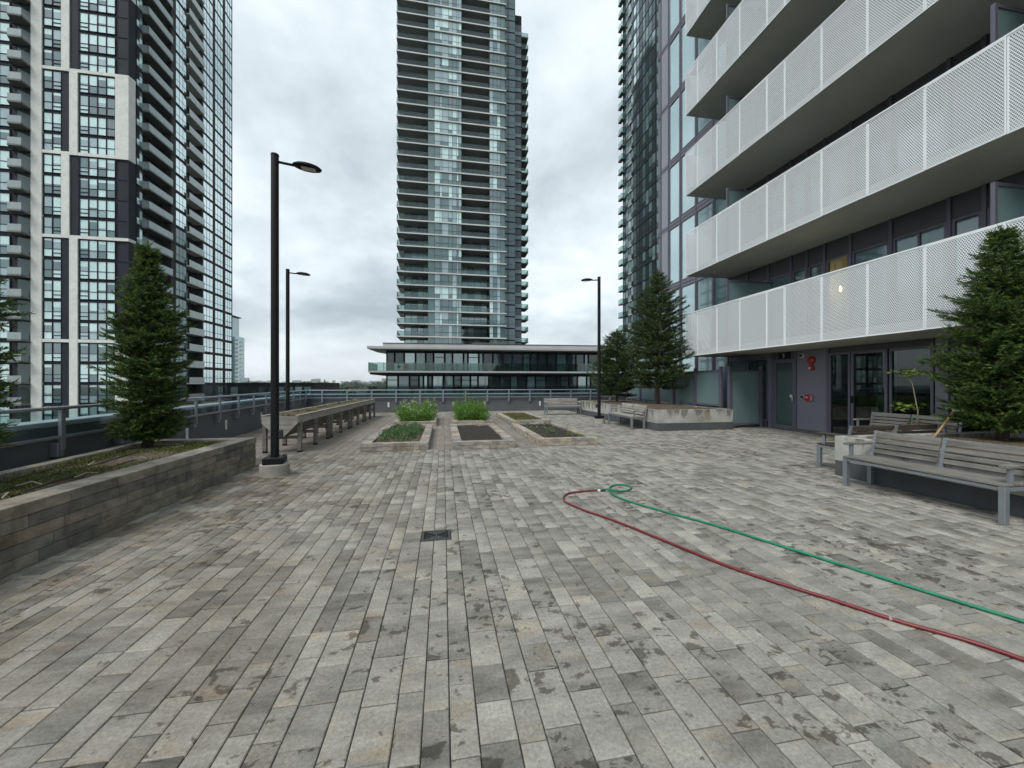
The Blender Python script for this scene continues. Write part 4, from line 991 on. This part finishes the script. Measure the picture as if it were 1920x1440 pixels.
# ------------------------------------------------------------------ far towers
class Tower:
    def __init__(s, name, label, loc, cat='building'):
        s.t = thing(name, label, cat, loc); s.o = Vector(loc); s.panes = []; s.rnd = random.Random(len(name))
    def bx(s, name, x0, x1, y0, y1, z0, z1, mat, parent=None):
        o = bx(name, x0, x1, y0, y1, z0, z1, mat, s.t); o.location -= s.o; return o
    def pane(s, x0, x1, y0, y1, z0, z1, mat): s.panes.append((x0, x1, y0, y1, z0, z1, mat))
    def bars(s, name, boxes, mat, kind=None):
        m = MB()
        for b in boxes: m.box(*b)
        o = m.obj(name, mat, s.t, loc=-s.o)
        if kind: o['kind'] = kind
        return o
    def flush(s, nmax=300):
        def area(p):
            c = project((p[0] + p[1]) / 2, (p[2] + p[3]) / 2, (p[4] + p[5]) / 2)
            if not c or not (-15 < c[0] < 1935 and -15 < c[1] < 760): return 0
            return (p[5] - p[4]) * max(p[1] - p[0], p[3] - p[2]) / c[2] ** 2
        ps = sorted(s.panes, key=area, reverse=True)
        for p in ps[:nmax]: s.bx('pane', *p)
        if ps[nmax:]:
            ms = sorted({p[6] for p in ps[nmax:]}); m = MB()
            for p in ps[nmax:]: m.box(*p[:6], ms.index(p[6]))
            o = m.obj('far_panes', ms, s.t, loc=-s.o); o['kind'] = 'stuff'

# --- white and black tower on the left
T = Tower('residential_tower', 'black and white high rise with stacked windows at the left edge', (-52, 63.7, GZ)); HF = 2.9; Zb = 7.3
T.bx('wall', -66, -44.75, 64.4, 89.6, GZ, 92, 't_dark')
T.bx('wall', -66, -44.12, 63.72, 64.4, GZ, 92, 't_dark')
T.bx('wall', -44.75, -43.52, 71.28, 75.05, GZ, 92, 't_brown'); T.bx('wall', -44.75, -43.52, 79.42, 89.7, GZ, 92, 't_brown'); T.bx('wall', -44.75, -44.12, 65.0, 66.1, GZ, 92, 't_dark')
T.bx('white_column', -55.62, -54.38, 63.45, 63.715, GZ, 92, 't_white')
seg = {}; bands = [-17, -12, -8, -4, 0, 5, 9, 13, 17, 21, 25, 29]
for bi in range(len(bands) - 1):
    k0, k1 = bands[bi], bands[bi + 1]; z0, z1 = Zb + HF * k0, min(Zb + HF * k1, 92)
    if z0 > 91: break
    z0 = max(z0, GZ); left_white = bi in (5, 7, 9, 2)          # the white strip swaps sides from section to section
    wl = (-52.15, -51.2) if left_white else (-51.2, -50.22); dl = (-51.2, -50.22) if left_white else (-52.15, -51.2)
    T.bx('white_pier', *wl, 63.47, 63.715, z0 + .001, z1 - .001, 't_white')
    T.bx('dark_pier', *dl, 63.62, 63.715, z0 + .45, z1 - .001, 't_dark')
    T.bx('white_band', -54.375, -52.16 if left_white else -51.21, 63.49, 63.716, z0 - .002, z0 + .42, 't_white')
    T.bx('white_band', -51.19 if left_white else -50.21, -44.11, 63.49, 63.716, z0 - .003, z0 + .42, 't_white')
    white_panel = bi in (6, 8, 3)
    if white_panel:
        T.bx('corner_panel', -45.74, -44.1, 63.50, 63.716, z0 + .421, z1 - .004, 't_white')
    m = MB(); m.prism([(-44.1, 63.5), (-43.98, 64.6), (-44.3, 64.6), (-44.4, 63.73)], z0 if white_panel else z0, z1); m.obj('corner_chamfer', 't_white' if white_panel else 't_dark', T.t, loc=-T.o)
    m = MB(); m.prism([(-44.09, 63.47), (-43.95, 64.62), (-44.2, 64.62), (-44.3, 63.6)], z0 - .003, z0 + .42); m.obj('chamfer_band', 't_white', T.t, loc=-T.o)
rw = T.rnd
def pick(): return rw.choice(['p_pale', 'p_pale', 'p_pale', 'p_mid', 'p_teal', 'p_mid', 'p_dark'])
fr = []; joints = []
for k in range(-11, 29):
    z = Zb + HF * k
    if z < GZ or z > 88.5: continue
    band = k in bands; zs = z + (.46 if band else .30); zt = z + HF - .16; zm = zs + (zt - zs) * .42
    low = z < 1.5
    for (x0, x1, nc, open_col) in ((-65.8, -62.2, 3, 1), (-61.8, -58.1, 3, 1), (-54.3, -52.22, 2, 1), (-50.08, -45.8, 4, 0)):
        fm = MB(); y0, y1 = 63.52, 63.71; e_ = .07
        fm.box(x0, x1, y0 + .06, y1, zs - .06, zs); fm.box(x0, x1, y0 + .06, y1, zt, zt + .06); fm.box(x0, x1, y0 + .07, y1, zm - .035, zm + .035)
        base = pick() if rw.random() < .75 else None
        if low and rw.random() < .7: base = 'p_dark'
        for c in range(nc + 1):
            xc = x0 + (x1 - x0) * c / nc; fm.box(xc - .045, xc + .045, y0 + .05, y1, zs - .06, zt + .06)
        xo = x0 + (x1 - x0) * open_col / nc; fm.box(xo, xo + (x1 - x0) / nc, y0 + .065, y1, zs + .42, zs + .52)
        fm.obj('window', 't_frame', T.t, loc=-T.o)
        for c in range(nc):
            a, b = x0 + (x1 - x0) * c / nc + .045, x0 + (x1 - x0) * (c + 1) / nc - .045; pm = base or pick()
            if rw.random() < .15: pm = pick()
            if rw.random() < .45:                             # blind drawn part of the way down
                zc = zt - (zt - zm) * rw.choice((.18, .3, .55, .8)); T.pane(a, b, 63.655, 63.665, zc, zt, 'p_pale'); T.pane(a, b, 63.657, 63.665, zm + .035, zc, rw.choice(['p_teal', 'p_mid', 'p_dark']))
            else: T.pane(a, b, 63.655, 63.665, zm + .035, zt, pm)
            T.pane(a, b, 63.655, 63.665, zs, zm - .035, pm if rw.random() < .55 else rw.choice(['p_mid', 'p_teal', 'p_pale']))
    T.bx('floor_line', -66, -55.63, 63.66, 63.722, z - .02, z + .10, 't_frame'); T.bx('floor_line', -45.72, -44.13, 63.66, 63.723, z - .02, z + .06, 't_frame')
    # balcony beside the white column
    s_ = MB(); s_.prism([(-57.9, 63.71), (-57.2, 62.25), (-55.65, 62.25), (-55.65, 63.71)], z - .02, z + .20); bo = s_.obj('balcony', 't_slabg', T.t, loc=-T.o)
    g = MB().box(-57.2, -55.66, 62.28, 62.31, z + .201, z + 1.12).obj('guard', 't_guard', bo)
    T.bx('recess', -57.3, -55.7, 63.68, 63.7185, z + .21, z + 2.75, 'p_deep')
    # side face
    T.pane(-44.118, -44.108, 65.05, 65.5, z + .35, z + 1.2, pick()); T.pane(-44.118, -44.108, 65.55, 66.05, z + .35, z + 2.6, pick())
    bo = T.bx('balcony', -44.76, -43.18, 66.0, 71.2, z - .02, z + .20, 't_slabg')
    for r_, mt in (((-43.23, -43.19, 66.02, 71.18), 't_guard'), ((-44.7, -43.235, 66.02, 66.05), 't_guard')): T.bx('balcony_guard', *r_, z + .201, z + 1.22, mt)
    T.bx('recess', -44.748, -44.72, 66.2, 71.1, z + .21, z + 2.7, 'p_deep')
    for c in range(3):
        a = 72.35 + c * .87; T.pane(-43.512, -43.50, a + .05, a + .82, z + 1.25, z + 2.62, 'p_bright' if z > 26 else 'p_teal'); T.pane(-43.512, -43.50, a + .05, a + .82, z + .3, z + 1.15, 'p_bright' if z > 26 else 'p_teal')  # lower panes darker teal: a nearby tower's reflection put into the colour
    bo = T.bx('balcony', -44.76, -43.05, 75.1, 79.35, z - .02, z + .20, 't_slab'); T.bx('balcony_guard', -43.12, -43.08, 75.12, 79.33, z + .201, z + 1.2, 't_guard_w')
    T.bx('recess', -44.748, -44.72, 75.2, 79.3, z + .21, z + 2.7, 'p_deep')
    for g0, g1 in ((79.75, 82.7), (83.45, 86.1), (86.95, 89.35)):
        for c in range(3):
            w3 = (g1 - g0) / 3; a = g0 + c * w3; T.pane(-43.512, -43.50, a + .06, a + w3 - .06, z + 1.2, z + 2.65, 'p_bright'); T.pane(-43.512, -43.50, a + .06, a + w3 - .06, z + .28, z + 1.1, 'p_bright')
    T.bx('floor_line', -43.52, -43.49, 71.3, 75.0, z - .03, z + .1, 't_frame'); T.bx('floor_line', -43.52, -43.49, 79.45, 89.7, z - .03, z + .1, 't_brown')
T.bx('roof', -66, -43.5, 63.72, 89.7, 92.01, 92.5, 't_dark')
T.flush(300)

# --- glass tower in the middle
T = Tower('glass_tower', 'tall dark green glass tower with thin white balcony slabs in the centre', (2, 91, GZ)); HF = 2.88; Z0 = 12.12; rw = T.rnd
T.bx('wall', -8.8, 14.2, 91.5, 112, GZ, 104, 't_greenw'); T.bx('wall', -3.4, 4.15, 88.62, 91.49, GZ, 104, 't_greenw'); T.bx('wall', 10.5, 14.2, 88.62, 91.49, GZ, 104, 't_greenw')
T.bx('wall', 14.2, 17.3, 92.2, 112, GZ, 104, 't_greenw'); T.bx('wall', 17.3, 19.6, 95.8, 112, GZ, 95, 't_greenw')
for k in range(-12, 32):
    z = Z0 + HF * k
    if z < GZ or z > 101: continue
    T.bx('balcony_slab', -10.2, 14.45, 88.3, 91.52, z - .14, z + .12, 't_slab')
    T.bx('soffit', -10.1, -3.45, 88.4, 91.49, z - .16, z - .141, 't_slabg'); T.bx('soffit', 4.2, 10.45, 88.4, 91.49, z - .16, z - .141, 't_slabg')  # soffit plates darker than the slab: balcony shade put into their colour
    T.bx('slab_side', -10.2, -8.81, 91.53, 97, z - .10, z + .10, 't_slab')
    pass
    for x0, x1 in ((-10.12, -3.45), (4.2, 10.45)): T.bx('balcony_guard', x0, x1, 88.38, 88.41, z + .111, z + 1.15, 'green_glass'); T.bx('guard_rail', x0, x1, 88.37, 88.42, z + 1.151, z + 1.19, 't_frame')
    T.bx('balcony_guard', -10.12, -10.09, 88.42, 96.9, z + .112, z + 1.15, 'green_glass')
    zs, zt = z + .14, z + HF - .18; zm = zs + .95; cols = [(-1.9, -.75, None), (-.68, -.32, None), (-.25, 1.15, None), (1.22, 2.0, None), (2.08, 3.0, None), (3.07, 3.4, None), (3.47, 4.08, None)]
    pal = rw.choice([['p_pale', 'p_mid', 'p_teal'], ['p_mid', 'p_mid', 'p_pale'], ['p_teal', 'p_mid', 'p_dark'], ['p_mid', 'p_pale', 'p_mid']]) if z > 10 else ['p_teal', 'p_dark', 'p_mid']
    T.pane(-3.35, -1.98, 88.57, 88.58, zs, zt, 'p_green')
    for x0, x1, _ in cols:
        pm = rw.choice(pal); T.pane(x0, x1, 88.57, 88.58, zm + .05, zt, pm); T.pane(x0, x1, 88.57, 88.58, zs, zm - .05, pm if rw.random() < .6 else 'p_teal')
    pal2 = rw.choice([['p_mid', 'p_teal'], ['p_dark', 'p_teal'], ['p_pale', 'p_teal', 'p_mid']])
    for x0, x1 in ((10.6, 11.35), (11.42, 12.3), (12.37, 13.05)):
        pm = rw.choice(pal2); T.pane(x0, x1, 88.57, 88.58, zm + .05, zt, pm); T.pane(x0, x1, 88.57, 88.58, zs, zm - .05, pm)
    T.pane(13.12, 14.15, 88.57, 88.58, zs, zt, 'p_green')
    for x0, x1 in ((-8.6, -7.3), (-7.2, -5.9), (-5.8, -4.6), (-4.5, -3.5), (4.3, 5.7), (5.8, 7.2), (7.3, 8.8), (8.9, 10.3)): T.pane(x0, x1, 91.46, 91.47, zs, zt, rw.choice(['p_dark', 'p_teal', 'p_teal', 'p_mid', 'p_mid']))
    for x0, x1 in ((14.3, 15.25), (15.35, 15.6), (15.7, 17.2)):
        T.pane(x0, x1, 92.15, 92.16, zs + 1.0, zt, 'p_green'); T.pane(x0, x1, 92.15, 92.16, zs, zs + .92, 'p_green')
    if z < 92:
        for x0, x1 in ((17.4, 18.4), (18.5, 19.5)): T.pane(x0, x1, 95.75, 95.76, zs + 1.0, zt, 'p_deep'); T.pane(x0, x1, 95.75, 95.76, zs, zs + .92, 'p_teal')
        if z < 90:
            T.bx('end_balcony', 19.61, 21.4, 95.9, 100, z - .1, z + .1, 't_slabg'); T.bx('end_guard', 21.33, 21.36, 95.95, 99.9, z + .101, z + 1.15, 'green_glass'); T.bx('end_guard', 19.62, 21.32, 95.95, 95.98, z + .101, z + 1.15, 'green_glass')
T.flush(300)

# --- dark tower behind the apartment block
T = Tower('glass_tower', 'dark glass tower peeking out left of the near apartment block', (40, 75, GZ)); HF = 2.9; rw = T.rnd
T.bx('wall', 39.2, 58, 66.0, 79.6, GZ, 104, 't_greenw')
for k in range(-16, 34):
    z = 1.69 + HF * k
    if z < GZ or z > 100: continue
    T.bx('floor_line', 39.14, 39.21, 66.02, 79.6, z - .12, z + .10, 't_frame')
    ny = 11; st_ = 13.2 / ny
    for c in range(ny):
        a = 66.25 + c * st_; bright = c in (6,); pm = 'p_bright' if bright and rw.random() < .8 else (['p_deep', 'p_green', 'p_deep', 'p_teal', 'p_deep', 'p_dark', 'p_deep', 'p_green', 'p_deep', 'p_teal', 'p_deep'][c] if rw.random() < .82 else rw.choice(['p_teal', 'p_dark', 'p_mid']))
        T.pane(39.185, 39.195, a + .1, a + st_ - .1, z + 1.1, z + HF - .16, pm); T.pane(39.185, 39.195, a + .1, a + st_ - .1, z + .14, z + 1.02, pm if rw.random() < .5 else 'p_deep')
    for x0, x1 in ((39.3, 40.3), (40.4, 41.4), (41.5, 43.0), (43.1, 45)):
        T.pane(x0, x1, 65.985, 65.995, z + 1.1, z + HF - .16, 'p_teal'); T.pane(x0, x1, 65.985, 65.995, z + .14, z + 1.02, 'p_deep')
    T.bx('balcony', 38.45, 39.19, 78.7, 80.4, z - .10, z + .10, 't_slabg'); T.bx('balcony_guard', 38.48, 38.51, 78.72, 80.3, z + .101, z + 1.15, 'green_glass'); T.bx('balcony_guard', 38.52, 39.18, 78.72, 78.75, z + .101, z + 1.15, 'green_glass')
    T.bx('balcony', 38.95, 39.13, 75.2, 76.6, z - .08, z + .12, 't_slab'); T.bx('balcony_guard', 38.96, 38.98, 75.22, 76.58, z + .121, z + 1.15, 't_guard')
    T.bx('front_balcony', 41.6, 46, 64.4, 65.98, z - .10, z + .10, 't_slab')
T.flush(300)

# --- low podium block in front of the glass tower
t = thing('podium_building', 'low wide glass building with white overhanging roof below the glass tower', 'building', (-9.6, 51.6, 0), R(-3)); rw = random.Random(3)
MB().box(2.0, 41, 2.0, 14, GZ, 6.0).obj('wall', 't_greenw', t)
m = MB(); m.prism([(0, 0), (42, 0), (42, 14), (2, 14), (0, 6)], 6.02, 6.38); m.obj('roof', 'podium_white', t, bevel=.03)
MB().box(1.9, 41.5, .5, 13.5, 6.385, 6.78).obj('roof_parapet', 'podium_white', t); MB().box(1.85, 41.55, .45, 13.6, 6.785, 6.86).obj('roof_cap', 't_frame', t)
MB().box(13.5, 18.5, 6, 10, 6.87, 7.6).obj('roof_unit', 't_slabg', t)
for z in (2.98, -.12, -3.22, -6.3):
    MB().box(.1, 41.5, .05, 13, z, z + .22).obj('floor_slab', 'podium_white', t); MB().box(.3, 41.3, .3, 12.9, z - .25, z - .001).obj('painted_slab_shade', 't_frame', t)  # dark box under each slab: overhang shade put into the colour
    for i in range(22):
        x = .2 + i * 1.86; bx('guard_panel', x + .03, x + 1.83, .12, .15, z + .221, z + 1.30, 'green_glass', t); bx('guard_post', x - .02, x + .02, .10, .17, z + .221, z + 1.33, 't_frame', t)
    for i in range(3): bx('guard_panel', .12, .15, .2 + i * 1.8, 1.95 + i * 1.8, z + .222, z + 1.30, 'green_glass', t)
    x = 2.15
    while x < 40.4:
        wd = rw.choice([.45, .9, 1.1, 1.2, 1.35]); pm = rw.choice(['p_mid', 'p_teal', 'p_teal', 'p_dark', 'p_deep', 'p_deep']); top = z + 2.72
        f = bx('window', x - .01, x + wd + .01, 1.93, 1.99, z + .225, top, 't_frame', t)
        if wd > .8 and rw.random() < .4:
            for a, b in ((z + .3, z + 2.1), (z + 2.2, top - .06)): bx('pane', x + .06, x + wd - .06, 1.90, 1.925, a, b, pm, t)
        else: bx('pane', x + .06, x + wd - .06, 1.90, 1.925, z + .3, top - .06, pm, t)
        x += wd + .14
fl = thing('flag', 'white flag with a red maple leaf hanging on the podium balcony', 'flag', (-6.25, 51.68, 3.30), R(-3))
MB().box(0, 1.15, 0, .02, 0, .82).obj('cloth', 't_white', fl); MB().box(1.151, 1.75, 0, .02, 0, .82).obj('red_bar', 'flag_red', fl)
lf = [(0, -.28), (.03, -.28), (.03, -.14), (.2, -.16), (.15, -.08), (.3, .05), (.24, .08), (.27, .2), (.15, .17), (.08, .12), (.11, .28), (.05, .24), (0, .34)]
pts = lf + [(-x, y) for x, y in lf[::-1][1:-1]]
m = MB(); m.add([(.6 + x, -.006, .42 + y) for x, y in pts] + [(.6 + x, -.001, .42 + y) for x, y in pts], [tuple(range(len(pts))), tuple(range(len(pts), 2 * len(pts)))[::-1]]); m.obj('maple_leaf', 't_frame', fl)

# --- low dark block far left and slim tower far away
t = thing('low_building', 'low dark flat roofed block beyond the left parapet', 'building', (-44, 88, GZ))
MB().box(0, 17, 0, 20, 0, 26.2).obj('wall', 't_dark', t); MB().box(-.1, 17.1, -.1, 20, 26.21, 26.8).obj('roof_edge', 't_greenw', t)
for i in range(9):
    for z in (24.0, 21.0): bx('pane', 1 + i * 1.75, 2.3 + i * 1.75, -.04, -.001, z - .1, z + 1.9, random.choice(['p_dark', 'p_mid', 'p_deep', 'p_teal']), t)
t = thing('far_tower', 'slim pale glass tower far away beside the left tower', 'building', (-152, 300, GZ))
MB().box(0, 6, 0, 10, 0, 74).obj('wall', 'p_mid', t); MB().box(-1, 7.5, -1, 10, 74, 74.6).obj('crown_roof', 't_greenw', t); MB().box(6, 9.5, 2, 10, 0, 60).obj('wing', 'p_mid', t)
for k in range(24):
    z = 4 + k * 2.9
    if z < 59: bx('balcony', 9.3, 10.6, 1, 6, z, z + .5, 't_slab', t)
    bx('pane_row', 1, 5.4, -.12, -.01, z + .6, z + 2.2, 'p_teal', t); 
    if z < 57: bx('pane_row', 6.6, 9, 1.8, 1.98, z + .6, z + 2.2, 'p_teal', t)

# --- distance: trees, roofs and the city skyline
rg = np.random.default_rng(9)
def far_trees(name, label, n_, xr, yr, rr, seed):
    rg = np.random.default_rng(seed); P_ = []
    for i in range(n_):
        y = rg.uniform(*yr); x = y * rg.uniform(*xr); r_ = rg.uniform(*rr); k = 260
        q_ = rg.normal(size=(k, 3)); q_ /= np.linalg.norm(q_, axis=1)[:, None]; q_ *= rg.uniform(.5, 1, (k, 1)); P_.append(q_ * np.array([r_, r_, r_ * .9]) + np.array([x, y, GZ + r_ * 1.5]))
    o = leaves(name, np.concatenate(P_), rr[1] * .45, 'far_leaf', asp=.8); tag(o, label, 'trees', kind='stuff')
far_trees('far_trees', 'distant green trees beyond the far parapet', 130, (-.60, .06), (330, 900), (6, 11), 51)
far_trees('far_wood', 'far off band of woodland on the horizon', 260, (-.75, .3), (1000, 2300), (9, 15), 52)
m = MB()
for i in range(60):
    y = random.uniform(420, 950); x = y * random.uniform(-.45, -.05); k = random.choice((0, 0, 1)); z = GZ + 9
    m.box(x - 6, x + 6, y - 4, y + 4, GZ, z, k)
    m.add([(x - 6.5, y - 4.5, z), (x + 6.5, y - 4.5, z), (x + 6.5, y + 4.5, z), (x - 6.5, y + 4.5, z), (x - 6.5, y, z + 4), (x + 6.5, y, z + 4)], [(0, 1, 5, 4), (2, 3, 4, 5), (0, 4, 3), (1, 2, 5), (0, 3, 2, 1)], 2)
o = m.obj('far_rooftops', ['t_white', 't_slab', 't_brown']); tag(o, 'distant house roofs between the trees beyond the far parapet', 'houses', kind='stuff')
m = MB()
for i in range(150):
    y = random.uniform(5000, 7000); x = y * random.uniform(-.55, .15); wd = random.uniform(25, 110); h_ = random.uniform(25, 75) * (1.6 if random.random() < .12 else 1)
    m.box(x, x + wd, y, y + 30, GZ, GZ + h_)
o = m.obj('city_skyline', 't_slabg'); tag(o, 'pale hazy city skyline on the horizon', 'skyline', kind='stuff')

# ------------------------------------------------------------------ haze
t_ = NT('haze_air'); t_.t.nodes.remove(t_.out); t_.out = t_.n('ShaderNodeOutputMaterial')
pv = t_.n('ShaderNodeVolumePrincipled'); pv.inputs['Color'].default_value = (.86, .92, .96, 1); pv.inputs['Density'].default_value = .0001; pv.inputs['Anisotropy'].default_value = .2
t_.l(pv.outputs[0], t_.out.inputs['Volume'])
HAZE = True
if HAZE:
    o = MB().box(-5500, 5500, -60, 7400, GZ - 1, 118).obj('haze', t_.m); tag(o, kind='stuff')
print('objects', len(bpy.data.objects), 'tris', sum(len(me.loop_triangles) or len(me.polygons) * 2 for me in bpy.data.meshes))
